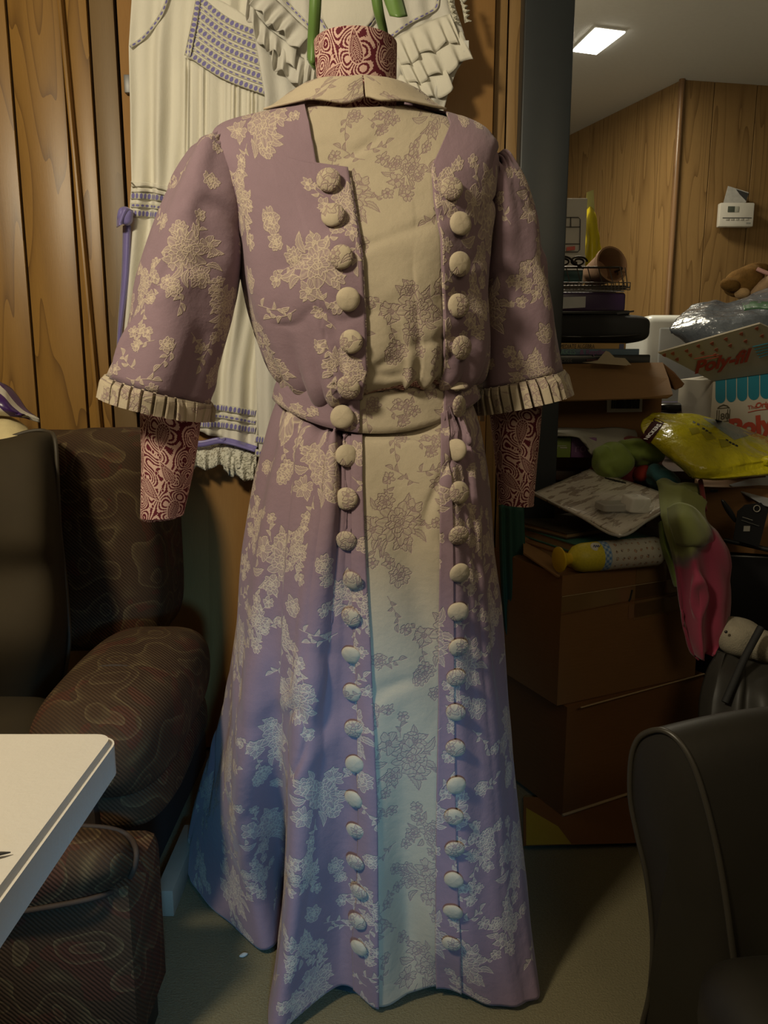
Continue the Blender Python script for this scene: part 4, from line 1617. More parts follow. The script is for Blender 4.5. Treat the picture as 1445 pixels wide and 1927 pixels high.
# arm: rounded roll with a rolled front
arm = blob('arm', (cx_, 1.36, .425), (hw, .26, .098), M['chenille'], sofa, (.75, .55), (0, 0, 0), .006, 11, 4, 64, 40)
t = np.linspace(-pi * .5, pi * .5, 26)
tube('arm_piping', [(cx_ + (hw * .985) * sin(a) * 1.0, 1.262 + .05 * cos(a) - .03, .425 + .100 * cos(a) * .98) for a in t], .0035, M['chen_pipe'], sofa, 8)
blob('arm_fold', (cx_, 1.36, .325), (hw * .93, .22, .065), M['chenille'], sofa, (.7, .5), (0, 0, 0), .004, 14, 8, 56, 24)
box('side_panel', XL_ + .02, -.455, 1.12, 1.86, .03, .36, plain('shaded_chenille', (.018, .010, .006), .9), sofa, .03)  # shadow on the sofa side put into a darker base colour
# back wing
wx0 = XZ(96, 1.72, .7); wx1 = XZ(312, 1.72, .7)
zt = P(200, 806, 1.74)[2]
wing = blob('back_wing', ((wx0 + wx1) / 2, 1.75, (zt + .40) / 2), ((wx1 - wx0) / 2, .115, (zt - .40) / 2), M['chenille'], sofa, (.42, .5), (0, 0, 0), .004, 9, 3, 56, 50)
a_ = P(-300, 800, 1.80)
blob('back_rest', ((a_[0] + wx0) / 2 + .12, 1.80, (zt + .38) / 2 - .005), (abs(a_[0] - wx0) / 2 + .14, .11, (zt - .38) / 2 - .005), M['chenille'], sofa, (.35, .3), (0, 0, 0), .003, 9, 5, 60, 30)
# loose back cushion
cush = patch([[(-230, 850, 1.62), (-80, 836, 1.60), (0, 826, 1.60), (60, 812, 1.61), (98, 818, 1.63)],
              [(-230, 860, 1.52), (-80, 850, 1.49), (0, 842, 1.48), (66, 830, 1.50), (104, 832, 1.56)],
              [(-230, 1000, 1.47), (-80, 1000, 1.42), (0, 1000, 1.40), (80, 1000, 1.42), (112, 1000, 1.53)],
              [(-230, 1080, 1.47), (-80, 1085, 1.43), (0, 1085, 1.41), (85, 1080, 1.43), (120, 1080, 1.53)],
              [(-230, 1200, 1.45), (-80, 1210, 1.38), (0, 1215, 1.36), (90, 1205, 1.39), (130, 1200, 1.51)],
              [(-230, 1330, 1.50), (-80, 1330, 1.44), (0, 1335, 1.42), (70, 1340, 1.44), (108, 1335, 1.52)]], 50, 40)
cush = wrinkle(cush, .006, 12, 3)
sheet('back_cushion', cush, M['suede'], sofa, None, .10)
tube('cushion_piping', [P(*c) for c in [(-60, 836, 1.585), (0, 828, 1.59), (55, 812, 1.60), (88, 812, 1.60), (104, 830, 1.55), (109, 920, 1.53), (113, 1000, 1.525), (122, 1080, 1.525),
                                        (128, 1150, 1.51), (130, 1215, 1.50), (118, 1290, 1.51), (106, 1340, 1.52)]], .0042, M['suede_pipe'], sofa, 8, smoothpts=70)
seat = patch([[(-200, 1285, 1.52), (-60, 1285, 1.51), (40, 1288, 1.50), (85, 1305, 1.49), (104, 1340, 1.47)],
              [(-200, 1330, 1.36), (-60, 1330, 1.35), (30, 1332, 1.34), (85, 1345, 1.33), (108, 1372, 1.33)],
              [(-200, 1420, 1.18), (-60, 1420, 1.17), (40, 1420, 1.17), (90, 1430, 1.17), (112, 1450, 1.18)],
              [(-200, 1500, 1.10), (-60, 1500, 1.09), (40, 1500, 1.09), (90, 1505, 1.10), (112, 1520, 1.12)]], 30, 30)
sheet('seat_cushion', wrinkle(seat, .004, 12, 5), M['suede'], sofa, None, .09)
# front pad with piping
pad = patch([[(-160, 1562, 1.06), (0, 1558, 1.05), (120, 1556, 1.05), (210, 1562, 1.06), (244, 1578, 1.08)],
             [(-160, 1590, .985), (0, 1588, .98), (120, 1584, .98), (215, 1590, .99), (252, 1604, 1.03)],
             [(-160, 1660, .955), (0, 1660, .95), (120, 1650, .95), (205, 1640, .96), (250, 1636, 1.01)],
             [(-160, 1735, .965), (0, 1724, .96), (120, 1702, .96), (190, 1686, .975), (232, 1668, 1.02)]], 36, 40)
sheet('front_pad', wrinkle(pad, .003, 16, 6), M['chenille'], sofa, None, .08)
tube('front_piping', [P(*c) for c in [(-60, 1732, .955), (0, 1722, .952), (120, 1702, .952), (190, 1686, .965), (232, 1666, 1.005), (252, 1636, 1.0), (256, 1600, 1.01), (240, 1572, 1.05),
                                      (200, 1558, 1.05), (120, 1553, 1.045)]], .004, M['chen_pipe'], sofa, 8, smoothpts=70)
x1b = XZ(262, .99, .2)
box('front_rail', -1.4, x1b, .975, 1.13, .04, .315, M['chenille'], sofa, .025)
for fx in (-1.3, x1b - .06):
    for fy in (1.04, 1.78):
        box('foot', fx, fx + .05, fy, fy + .05, 0, .06, M['leather'], sofa, .004)

# cloths on the sofa back
cc_ = patch([[(-60, 800, 1.70), (0, 785, 1.70), (30, 792, 1.70), (52, 806, 1.70)], [(-60, 815, 1.62), (0, 805, 1.61), (28, 808, 1.62), (56, 816, 1.64)],
             [(-60, 842, 1.57), (0, 833, 1.565), (30, 824, 1.57), (54, 822, 1.60)]], 24, 24)
o = sheet('folded_cloth', wrinkle(cc_, .006, 40, 2), plain('cream_knit', (.60, .50, .27), .85, .08, 60, bmp=.4), None, None, .012)
tag(o, 'cream cloth folded on top of the brown back cushion', 'cloth')


def stripe_mat():
    m, nt, b = new_mat('purple_white_satin')
    uv = nt.nodes.new('ShaderNodeUVMap').outputs[0]
    w_ = nt.nodes.new('ShaderNodeTexWave'); w_.bands_direction = 'DIAGONAL'; w_.inputs['Scale'].default_value = 6.0; w_.inputs['Distortion'].default_value = 2
    nt.links.new(uv, w_.inputs['Vector'])
    c = mixc(nt, mth(nt, 'GREATER_THAN', w_.outputs[1], .58), (.045, .015, .10), (.55, .52, .45))
    nt.links.new(c, b.inputs['Base Color']); b.inputs['Roughness'].default_value = .3
    return m


sc_ = patch([[(-60, 700, 1.74), (0, 722, 1.73), (14, 732, 1.74), (24, 745, 1.75)], [(-60, 730, 1.68), (0, 745, 1.66), (24, 755, 1.68), (50, 768, 1.72)],
             [(-60, 760, 1.66), (0, 768, 1.645), (36, 774, 1.66), (72, 783, 1.70)], [(-60, 790, 1.68), (0, 783, 1.66), (40, 788, 1.67), (76, 795, 1.70)]], 24, 26)
o = sheet('satin_scarf', wrinkle(sc_, .008, 34, 3), stripe_mat(), None, None, .006)
tag(o, 'purple and white satin scarf crumpled on the sofa back', 'scarf')

# white object on the floor behind the sofa
w0 = PZ(306, 1725, 0); w1 = PZ(318, 1655, .0)
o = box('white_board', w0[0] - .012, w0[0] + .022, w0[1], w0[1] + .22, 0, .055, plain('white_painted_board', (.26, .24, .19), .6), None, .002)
tag(o, 'white board end on the floor beside the sofa base', 'board')
o = blob('lint_scrap', PZ(458, 1797, .003), (.008, .004, .003), plain('white_lint', (.5, .5, .45), .9), None, (1, 1), (0, 0, .5), .001, 300, 2, 16, 10)
tag(o, 'tiny white lint scrap on the carpet by the skirt hem', 'lint')

# ------------------------------------------------------------------ white folding table
TZ = .72
c0 = PZ(222, 1380, TZ); e1 = PZ(0, 1688, TZ)
tbl = thing('folding_table', 'white plastic folding table corner in the left foreground', 'table', (c0[0] - .4, c0[1] - .3, 0))
xr = (c0[0] + e1[0]) / 2; yf = c0[1] + .003
pts = []
R_ = .018
for k in range(7):
    a = k / 6 * pi / 2
    pts.append((xr - R_ + R_ * sin(a), yf - R_ + R_ * cos(a)))
pts = [(xr - 1.2, yf)] + pts + [(xr, -.2), (xr - 1.2, -.2)]
import bmesh
bm = bmesh.new()
vs_ = [bm.verts.new((x, y, TZ)) for x, y in pts]
f_ = bm.faces.new(vs_)
if f_.normal.z < 0: f_.normal_flip()
r_ = bmesh.ops.extrude_face_region(bm, geom=[f_])
for v in r_['geom']:
    if isinstance(v, bmesh.types.BMVert): v.co.z -= .036
bm.normal_update()
bmesh.ops.recalc_face_normals(bm, faces=bm.faces)
bmesh.ops.bevel(bm, geom=[e for e in bm.edges if abs(e.verts[0].co.z - e.verts[1].co.z) < 1e-5], offset=.0045, segments=3, affect='EDGES')
bm.verts.index_update()
mesh('tabletop', [v.co[:] for v in bm.verts], [[v.index for v in f.verts] for f in bm.faces], M['white_plastic'], tbl, smooth=True, flat_angle=40)
bm.free()
for lx, ly in ((xr - 1.1, yf - .08), (xr - .75, yf - .1), (xr - 1.1, -.1), (xr - .5, -.1)):
    tube('leg', [(lx, ly, 0), (lx, ly, TZ - .034)], .012, plain('grey_steel', (.25, .25, .25), .4, metal=1), tbl, 10)
s0 = PZ(-30, 1612, TZ + .003); s1 = PZ(2, 1606, TZ + .003); s2 = PZ(20, 1604, TZ + .002)
o = tube('cable_shadow', [s0, s1, s2], [.0022, .0012, .0004], plain('shadow_tone', (.05, .04, .03), .8), None, 6)  # a cable's small shadow, put in as a thin dark tube
tag(o, 'dark sliver standing in for a cable shadow on the white table', 'shadow')

# ------------------------------------------------------------------ recliner arm in the right foreground
rec = thing('recliner', 'dark brown leather recliner arm with piping in the right foreground', 'recliner', (.6, 1.0, 0))


def ry(px):  # depth of the arm face over picture columns
    return 1.06 + (px - 1190) / 198 * (.93 - 1.06)


cont = [(1205, 1990), (1224, 1860), (1229, 1760), (1218, 1650), (1200, 1570), (1187, 1500), (1188, 1430), (1200, 1392), (1222, 1376), (1250, 1374), (1280, 1396), (1308, 1446),
        (1334, 1530), (1356, 1630), (1374, 1750), (1386, 1870), (1390, 1990)]
C_ = np.array([P(x, y, ry(x)) for x, y in cont])
C_[0, 2] = C_[-1, 2] = .02
CS = catmull(C_, 90)
cen_ = CS.mean(0)
d_ = np.array([.95, .30, .0]); d_ /= np.linalg.norm(d_)
fn = np.array([-.55, -.83, 0])
CF = np.vstack([CS, np.linspace(CS[-1], CS[0], 24)[1:-1]])
fr_ = []
for s in (.0, .5, .8, .94, 1.0):
    bul = .018 * (1 - s ** 2)
    fr_.append(cen_ + (CF - cen_) * s + fn * bul)
sheet('arm_face', np.array(fr_), M['leather'], rec, closed=True, flat_angle=60)
tube('arm_piping', CS + fn * .002, .0045, M['leather_p'], rec, 8)
ex = []
for s in np.linspace(0, 1, 24):
    g_ = CS + d_ * (.9 * s) - fn * 0
    k_ = .012 * math.sin(pi * min(1, s * 4)) * (s < .25)
    g_ = g_ + (g_ - (cen_ + d_ * .9 * s)) * k_
    g_ = g_ + np.array([0, 0, 1]) * (.006 * sin(s * 9) * np.clip(CS[:, 2:3] / .5, 0, 1))
    ex.append(g_)
sheet('arm_body', wrinkle(np.array(ex), .003, 9, 4), M['leather'], rec, None, .004, out=None, flat_angle=60)
a0 = P(1398, 1935, .80); a1 = P(1430, 1893, .80); a2 = P(1475, 1872, .80)
blob('footrest', P(1500, 1990, .80), (.09, .12, .075), M['leather'], rec, (.7, .6), (0, 0, .1), .002, 14, 5)


# ------------------------------------------------------------------ cardboard and clutter on the right
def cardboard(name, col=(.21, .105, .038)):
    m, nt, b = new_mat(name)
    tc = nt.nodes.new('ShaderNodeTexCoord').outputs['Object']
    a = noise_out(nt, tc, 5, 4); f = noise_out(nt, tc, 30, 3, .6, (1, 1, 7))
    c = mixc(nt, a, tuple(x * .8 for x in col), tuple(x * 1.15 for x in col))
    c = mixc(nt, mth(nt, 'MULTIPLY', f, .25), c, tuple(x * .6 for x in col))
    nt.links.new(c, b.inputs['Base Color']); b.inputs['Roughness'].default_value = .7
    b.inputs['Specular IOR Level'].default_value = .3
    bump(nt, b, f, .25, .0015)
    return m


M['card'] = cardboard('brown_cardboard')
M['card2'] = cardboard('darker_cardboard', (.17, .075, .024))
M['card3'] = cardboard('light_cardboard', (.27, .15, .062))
M['tape'] = plain('packing_tape', (.19, .115, .048), .18, .1, 20, coat=.6)
M['edge'] = plain('raw_card_edge', (.36, .26, .14), .8)
M['paper'] = plain('paper', (.62, .60, .54), .7, .05, 30)
M['black'] = plain('black_cloth', (.012, .012, .012), .8, .2, 30)
M['black_gloss'] = plain('black_plastic', (.012, .012, .013), .3)
M['red_ink'] = plain('red_ink', (.45, .06, .03), .6)
M['black_ink'] = plain('black_ink', (.02, .02, .02), .6)
M['wire'] = plain('dark_bronze_wire', (.05, .04, .03), .35, metal=.8)


def quadbox(name, corners, depthv, mat, parent, bev=0):
    """box from the four front corners (tl, tr, br, bl, world) and a depth vector"""
    c = np.asarray(corners, float); V = np.vstack([c, c + np.asarray(depthv, float)])
    F = [(3, 2, 1, 0), (4, 5, 6, 7), (0, 1, 5, 4), (2, 3, 7, 6), (1, 2, 6, 5), (3, 0, 4, 7)]
    if bev:
        bm = bmesh.new()
        vv = [bm.verts.new(v) for v in V]
        for f in F: bm.faces.new([vv[i] for i in f])
        bmesh.ops.recalc_face_normals(bm, faces=bm.faces)
        bmesh.ops.bevel(bm, geom=list(bm.edges), offset=bev, segments=3, affect='EDGES', profile=.5)
        bm.verts.index_update()
        V = [v.co[:] for v in bm.verts]; F = [[v.index for v in f.verts] for f in bm.faces]
        bm.free()
    else:
        n = np.cross(V[1] - V[0], V[3] - V[0])
        if n @ (V[4] - V[0]) < 0: F = [f[::-1] for f in F]
    return mesh(name, V, F, mat, parent, smooth=bev > 0, flat_angle=40)


def fbox(name, x0, y0, x1, y1, Y0, Y1, dep, mat, parent, bev=.002, dx=0.0):
    """upright box seen in the picture rectangle; left edge at depth Y0, right edge at Y1"""
    bl = P(x0, y1, Y0); tl = bl.copy(); tl[2] = P(x0, y0, Y0)[2]
    X1 = P(x1, (y0 + y1) / 2, Y1)[0]
    br = np.array([X1, Y1, bl[2]]); tr = np.array([X1, Y1, tl[2]])
    d = br - bl; d /= np.linalg.norm(d)
    n = np.array([-d[1], d[0], 0]) * dep
    return quadbox(name, [tl, tr, br, bl], n, mat, parent, bev), (tl, tr, br, bl, n)


# dark cabinet behind everything
zc = P(1100, 884, 2.15)[2]
cab = thing('cabinet', 'dark wooden cabinet under the open cardboard box', 'cabinet', (.75, 2.4, 0))
M['darkwood'] = wood_mat('dark_cabinet_wood', (.06, .03, .015), (.09, .045, .022), (.03, .015, .008), .6, .5, lines=.3)
box('top', .40, 1.06, 2.12, 2.75, zc - .025, zc, M['darkwood'], cab, .003)
box('body', .42, 1.04, 2.15, 2.72, 0, zc - .025, M['darkwood'], cab, .003)
box('door', .44, .73, 2.135, 2.15, .04, zc - .04, M['darkwood'], cab, .003)
box('door', .74, 1.02, 2.135, 2.15, .04, zc - .04, M['darkwood'], cab, .003)

# open cardboard box with bar code
ob = thing('cardboard_box', 'open cardboard box with bar code label under the stack of books', 'box', (.6, 2.2, zc))
z_t = P(1100, 690, 2.2)[2]
x0 = XZ(1000, 2.2, .9); x1 = XZ(1243, 2.2, .9)
for nm, a in (('front_panel', (x0, x1, 2.20, 2.204)), ('back_panel', (x0, x1, 2.52, 2.524)), ('side_panel', (x0, x0 + .004, 2.204, 2.52)), ('side_panel', (x1 - .004, x1, 2.204, 2.52))):
    box(nm, a[0], a[1], a[2], a[3], zc, z_t, M['card'], ob, 0)
box('bottom_panel', x0, x1, 2.204, 2.52, zc, zc + .004, M['card'], ob, 0)
fl = [P(1000, 684, 2.2), P(1247, 682, 2.2), P(1258, 712, 2.13), P(1266, 742, 2.07), P(1256, 748, 2.07), P(1200, 749, 2.07), P(1100, 752, 2.07), P(1000, 754, 2.07)]
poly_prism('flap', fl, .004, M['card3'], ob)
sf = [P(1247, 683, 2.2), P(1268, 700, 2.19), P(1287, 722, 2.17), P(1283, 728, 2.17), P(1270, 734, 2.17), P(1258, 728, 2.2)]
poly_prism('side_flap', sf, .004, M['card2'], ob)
lb = [P(1142, 744, 2.196), P(1209, 744, 2.196), P(1208, 775, 2.196), P(1142, 776, 2.196)]
lab = poly_prism('label', lb, .001, M['paper'], ob)
rr_ = random.Random(5)
xx = 1151
bars = []
while xx < 1202:
    w_ = rr_.choice([1.0, 1.6, 2.4])
    a = P(xx, 748, 2.194); c = P(xx + w_, 769, 2.194)
    V, F = box_vf(c[0] - a[0], .0006, a[2] - c[2])
    bars.append((V + np.array([(a[0] + c[0]) / 2, 2.194, c[2]]), F)); xx += w_ + rr_.choice([1.1, 1.8])
joined('bar_code', bars, M['black_ink'], lab, smooth=False)

# things stacked on the open box, bottom to top
def slab(name, label, cat, x0, y0, x1, y1, Y0, Y1, dep, mat, bev=.002, group=None):
    r = thing(name, label, cat, tuple(P((x0 + x1) / 2, y1, Y0)))
    if group: r['group'] = group
    o, c = fbox('cover', x0, y0, x1, y1, Y0, Y1, dep, mat, r, bev)
    return r, c


def along(c, s, t, off=.001):
    tl, tr, br, bl, n = c
    p = tl + (tr - tl) * s + (bl - tl) * t
    return p - n / np.linalg.norm(n) * off


BK = 'books stacked on the open cardboard box'
r, c = slab('book', 'black thick book lowest in the stack on the open box', 'book', 990, 667, 1224, 685, 2.19, 2.2, .22, M['black_gloss'], .004, BK)
mm_ = plain('faded_print', (.10, .09, .08), .6)
text('spine_lettering', 'ocket', mm_, along(c, .25, .8), c[1] - c[0], (0, 0, 1), .018, r)
tube('spine_print', [along(c, .48, .6), along(c, .62, .55)], .003, plain('maroon_print', (.07, .02, .025), .6), r, 5)
r, c = slab('book', 'blue book with purple spine lettering above the black book', 'book', 990, 656, 1203, 668, 2.18, 2.2, .20, plain('blue_cover', (.09, .15, .22), .5), .002, BK)
text('spine_lettering', 'AKES', plain('teal_print', (.14, .28, .26), .5), along(c, .30, .9), c[1] - c[0], (0, 0, 1), .019, r, bold=.02)
text('spine_lettering', '& Reptiles', plain('purple_print', (.20, .08, .22), .5), along(c, .47, .9), c[1] - c[0], (0, 0, 1), .019, r, bold=.02)
r, c = slab('book', 'yellow intermediate algebra book in the stack', 'book', 990, 645, 1178, 657, 2.18, 2.2, .2, plain('ochre_cover', (.50, .31, .10), .5), .002, BK)
text('spine_lettering', 'INTERMEDIATE ALGEBRA', M['black_ink'], along(c, .22, .86), c[1] - c[0], (0, 0, 1), .016, r, width=.130)
box('spine_mark', *(lambda a: (a[0], a[0] + .013, a[1] - .0005, a[1] + .001, a[2] - .014, a[2]))(along(c, .93, .15)), plain('blue_mark', (.08, .09, .2), .5), r, 0)
bag = thing('laptop_case', 'black soft laptop case lying on the yellow algebra book', 'case', tuple(P(1110, 648, 2.2)))
a = P(1000, 618, 2.22); e = P(1222, 618, 2.22)
blob('case_body', ((a[0] + e[0]) / 2, 2.32, (P(1100, 590, 2.2)[2] + P(1100, 646, 2.2)[2]) / 2), ((e[0] - a[0]) / 2, .15, (P(1100, 589, 2.2)[2] - P(1100, 646, 2.2)[2]) / 2),
     M['black'], bag, (.45, .28), (0, 0, 0), .0015, 14, 3, 64, 30)
tube('zipper', [P(1000, 632, 2.165), P(1110, 634, 2.163), P(1195, 630, 2.17), P(1219, 618, 2.2)], .0025, M['black_gloss'], bag, 6, smoothpts=20)
r, c = slab('folder', 'thin black folder sticking out under the purple binder', 'folder', 1000, 583, 1185, 591, 2.18, 2.2, .24, M['black_gloss'], .002)
poly_prism('elastic_tab', [P(1160, 588, 2.18), P(1193, 584, 2.18), P(1193, 587, 2.18), P(1162, 592, 2.18)], .002, M['black_gloss'], r)
r, c = slab('binder', 'dark purple ring binder with white spine label', 'binder', 1000, 548, 1178, 585, 2.17, 2.2, .25, plain('purple_vinyl', (.045, .022, .07), .35), .008)
# spine label, slightly raised silver edge
q = [along(c, .24, .30, .0015), along(c, .565, .24, .0015), along(c, .565, .80, .0015), along(c, .24, .90, .0015)]
poly_prism('spine_label', q, .001, plain('label_sleeve', (.5, .5, .5), .25, coat=.5), r)
tube('top_edge', [along(c, 0, -.02, .002), along(c, .5, -.05, .002), along(c, .97, -.04, .002)], .002, plain('silver_edge', (.5, .5, .52), .3), r, 6)
papers = thing('paper_stack', 'loose cream papers sliding over the front flap of the open box', 'paper', tuple(P(1140, 684, 2.15)))
for i, q in enumerate(([(1110, 681), (1150, 672), (1176, 674), (1188, 687)], [(1120, 683), (1140, 660), (1146, 662), (1160, 676)], [(1095, 682), (1165, 676), (1182, 682), (1180, 688)])):
    poly_prism('sheet', [P(x, y, 2.155 - i * .006) for x, y in q], .001, plain('cream_paper', (.42, .35, .24), .7), papers)

# wire basket
bk = thing('wire_basket', 'dark scrolled wire basket standing on the purple binder', 'basket', tuple(P(1110, 550, 2.3)))
zb = P(1100, 549, 2.2)[2]; zr = P(1100, 505, 2.22)[2]
x0 = XZ(1000, 2.25, 1.3); x1 = XZ(1172, 2.25, 1.3)


def rrect(x0, x1, y0, y1, z, r=.03, n=5):
    o = []
    for cx, cy, a0 in ((x1 - r, y1 - r, 0), (x0 + r, y1 - r, 1), (x0 + r, y0 + r, 2), (x1 - r, y0 + r, 3)):
        for k in range(n + 1):
            a = (a0 + k / n) * pi / 2
            o.append((cx + r * cos(a), cy + r * sin(a), z))
    return o


tube('rim', rrect(x0, x1 - .01, 2.20, 2.45, zr), .003, M['wire'], bk, 8, closed=True)
tube('base_ring', rrect(x0, x1, 2.18, 2.47, zb + .012), .003, M['wire'], bk, 8, closed=True)
ps = []
def tube_vf(pts, r):
    o = tube('t', pts, r, None, None, 5)
    V = np.array([v.co[:] for v in o.data.vertices]); F = [list(p.vertices) for p in o.data.polygons]
    me = o.data; bpy.data.objects.remove(o); bpy.data.meshes.remove(me)
    return V, F
for k in range(9):
    x = x0 + (x1 - x0 - .02) * k / 8
    ps.append(tube_vf([(x + .006, 2.18, zb + .012), (x - .004, 2.20, zr)], .0014)); ps.append(tube_vf([(x, 2.47, zb + .012), (x, 2.45, zr)], .0014))
for k in range(8):
    y = 2.2 + .25 * k / 7
    ps.append(tube_vf([(x1, y, zb + .012), (x1 - .01, y, zr)], .0014))
for k in range(26):
    x = x0 + (x1 - x0) * k / 25
    ps.append(tube_vf([(x, 2.18, zb + .012), (x, 2.47, zb + .012)], .0012))
    ps.append(tube_vf([(x, 2.178, zb + .003), (x, 2.178, zb + .022)], .0012))
for k in range(16):
    y = 2.18 + .29 * k / 15
    ps.append(tube_vf([(x0, y, zb + .010), (x1, y, zb + .010)], .0012))
for z in (zb + .003, zb + .008, zb + .022):
    ps.append(tube_vf([(x0, 2.177, z), (x1, 2.177, z)], .0014))
g_ = joined('wire_mesh', ps, M['wire'], bk); g_['kind'] = 'stuff'
for ox in (1052, 1080):
    pts = []
    for k in range(40):
        a = k / 39 * 3.4 * pi; rd = 4 + 9 * (k / 39)
        pts.append(P(ox + 8 + rd * 1.3 * cos(a + 2), 492 + rd * .75 * sin(a + 2), 2.195))
    tube('scroll', pts, .0028, M['wire'], bk, 6)
tube('scroll_bar', [P(1040, 478, 2.19), P(1068, 484, 2.19), P(1085, 498, 2.19), P(1098, 505, 2.2)], .003, M['wire'], bk, 6, smoothpts=20)

# contents of the basket
o = thing('flower_pot', 'terracotta pot lying on its side in the wire basket', 'pot', tuple(P(1130, 505, 2.35)))
A = P(1112, 520, 2.33); B = P(1152, 497, 2.24)
ax = B - A; L_ = np.linalg.norm(ax)
lathe('pot_body', [(.0, 0), (.032, 0), (.046, L_ * .86), (.050, L_ * .86), (.051, L_), (.046, L_), (.044, L_ - .006), (.036, L_ * .3), (0, L_ * .28)], A, ax,
      plain('terracotta', (.34, .19, .10), .8, .12, 30, bmp=.3), o, 30)
o, c = fbox('small_box', 1046, 508, 1096, 530, 2.26, 2.26, .06, plain('dark_teal_card', (.03, .10, .10), .5), None, .002)
tag(o, 'dark teal box with white edges inside the wire basket', 'box')
tube('white_edge', [along(c, 0, .0), along(c, 1, 0), along(c, 1, 1)], .0022, M['paper'], o, 5)

# white card with a line diagram
wc = thing('white_carton', 'tall white carton with a black line diagram behind the wire basket', 'carton', tuple(P(1075, 520, 2.42)))
o, c = fbox('carton_body', 1010, 373, 1102, 535, 2.50, 2.50, .04, M['paper'], wc, .002)
wy = 2.494
def wl(pts, rr=.0013):
    tube('diagram_line', [P(x, y, wy) for x, y in pts], rr, M['black_ink'], wc, 5)
wl([(1030, 409), (1088, 409), (1092, 413), (1091, 470), (1087, 474), (1030, 474)])
wl([(1030, 427), (1091, 427)]); wl([(1030, 459), (1091, 459)]); wl([(1074, 409), (1074, 427)])
q = [P(1066, 465, wy), P(1082, 463, wy), P(1082, 470, wy), P(1066, 472, wy)]
poly_prism('red_label', q, .001, plain('red_label', (.62, .10, .07), .5), wc)
o, c = fbox('white_pad', 1040, 480, 1101, 532, 2.46, 2.46, .02, M['paper'], None, .001)
tag(o, 'small white pad leaning in front of the white carton', 'pad')

# yellow bag hanging on the wall
yb = thing('yellow_bag', 'bright yellow plastic bag hanging against the far paneling', 'bag', tuple(P(1115, 440, 2.55)))
ym = plain('yellow_plastic_film', (.72, .60, .012), .32, .08, 20)
g = patch([[(1104, 395, 2.56), (1110, 388, 2.55), (1118, 395, 2.56)], [(1101, 410, 2.55), (1112, 408, 2.53), (1122, 408, 2.55)], [(1101, 440, 2.54), (1113, 440, 2.51), (1126, 440, 2.54)],
           [(1098, 480, 2.54), (1114, 480, 2.50), (1133, 480, 2.54)], [(1096, 512, 2.53), (1114, 516, 2.50), (1136, 505, 2.53)]], 30, 24)
sheet('bag_film', wrinkle(g, .006, 50, 2), ym, yb, None, .004)
poly_prism('bag_top', [P(1104, 362, 2.56), P(1117, 357, 2.56), P(1119, 400, 2.56), P(1103, 398, 2.56)], .002, plain('yellow_film_top', (.40, .38, .05), .3), yb)

# thermostat and card
ths = thing('thermostat', 'white wall thermostat with a small grey display', 'thermostat', tuple(P(1380, 405, 3.4)))
tY = cA[1] + (XZ(1380, 3.45, 1.8) - cA[0]) * dR[1] / max(dR[0], .01) - .004
o, c = fbox('housing', 1348, 384, 1411, 429, tY, tY + .004, -.0, M['white_plastic'], None, 0)
bpy.data.objects.remove(o)
def tb(nm, x0, y0, x1, y1, f0, f1, mat, bev=.002):
    a = P(x0, y0, tY); c = P(x1, y1, tY)
    return box(nm, a[0], c[0], tY - f1, tY - f0, c[2], a[2], mat, ths, bev)
tb('housing', 1350, 384, 1411, 429, 0, .032, plain('thermostat_plastic', (.60, .57, .50), .45), .006)
tb('display', 1364, 391, 1376, 402, .031, .034, plain('lcd_grey', (.08, .09, .07), .2), .001)
tb('display_shade', 1377, 391, 1384, 402, .031, .034, plain('lcd_light', (.36, .36, .30), .3), .001)
tb('seam', 1354, 412, 1408, 413.5, .0315, .033, M['black_ink'], 0)
for k in range(5): tb('key', 1360 + k * 9, 414, 1366 + k * 9, 417, .031, .0345, plain('key_grey', (.4, .38, .33), .5), .0005)
tb('maker_mark', 1398, 421, 1406, 424, .0315, .033, plain('grey_print', (.25, .25, .22), .5), 0)
cd = poly_prism('photo_card', [P(1361, 383, tY - .01), P(1370, 350, tY - .012), P(1409, 362, tY - .012), P(1402, 386, tY - .01)], .003, plain('grey_card', (.42, .41, .38), .5, .35, 40), None)
tag(cd, 'grey printed card tucked behind the thermostat', 'card')
cf = poly_prism('card_picture', [P(1385, 356, tY - .0135), P(1409, 364, tY - .0135), P(1404, 378, tY - .0135), P(1392, 366, tY - .0135)], .001, plain('dark_photo', (.04, .04, .04), .4), cd)

# white appliance
wa = thing('white_appliance', 'large white rounded appliance behind the clutter', 'appliance', (1.4, 2.9, 0))
zt_ = P(1270, 592, 2.9)[2]; xl = XZ(1206, 2.9, .9)
wm_ = plain('white_enamel', (.62, .63, .60), .3, .03, 20)
quadbox('body', [(xl, 2.9, zt_), (xl + .9, 2.9, zt_), (xl + .9, 2.9, 0), (xl, 2.9, 0)], (0, .42, 0), wm_, wa, .03)
quadbox('front_recess', [(xl + .05, 2.895, zt_ - .045), (xl + .8, 2.895, zt_ - .045), (xl + .8, 2.895, .35), (xl + .05, 2.895, .35)], (0, .02, 0), plain('grey_enamel', (.42, .44, .45), .35), wa, .008)

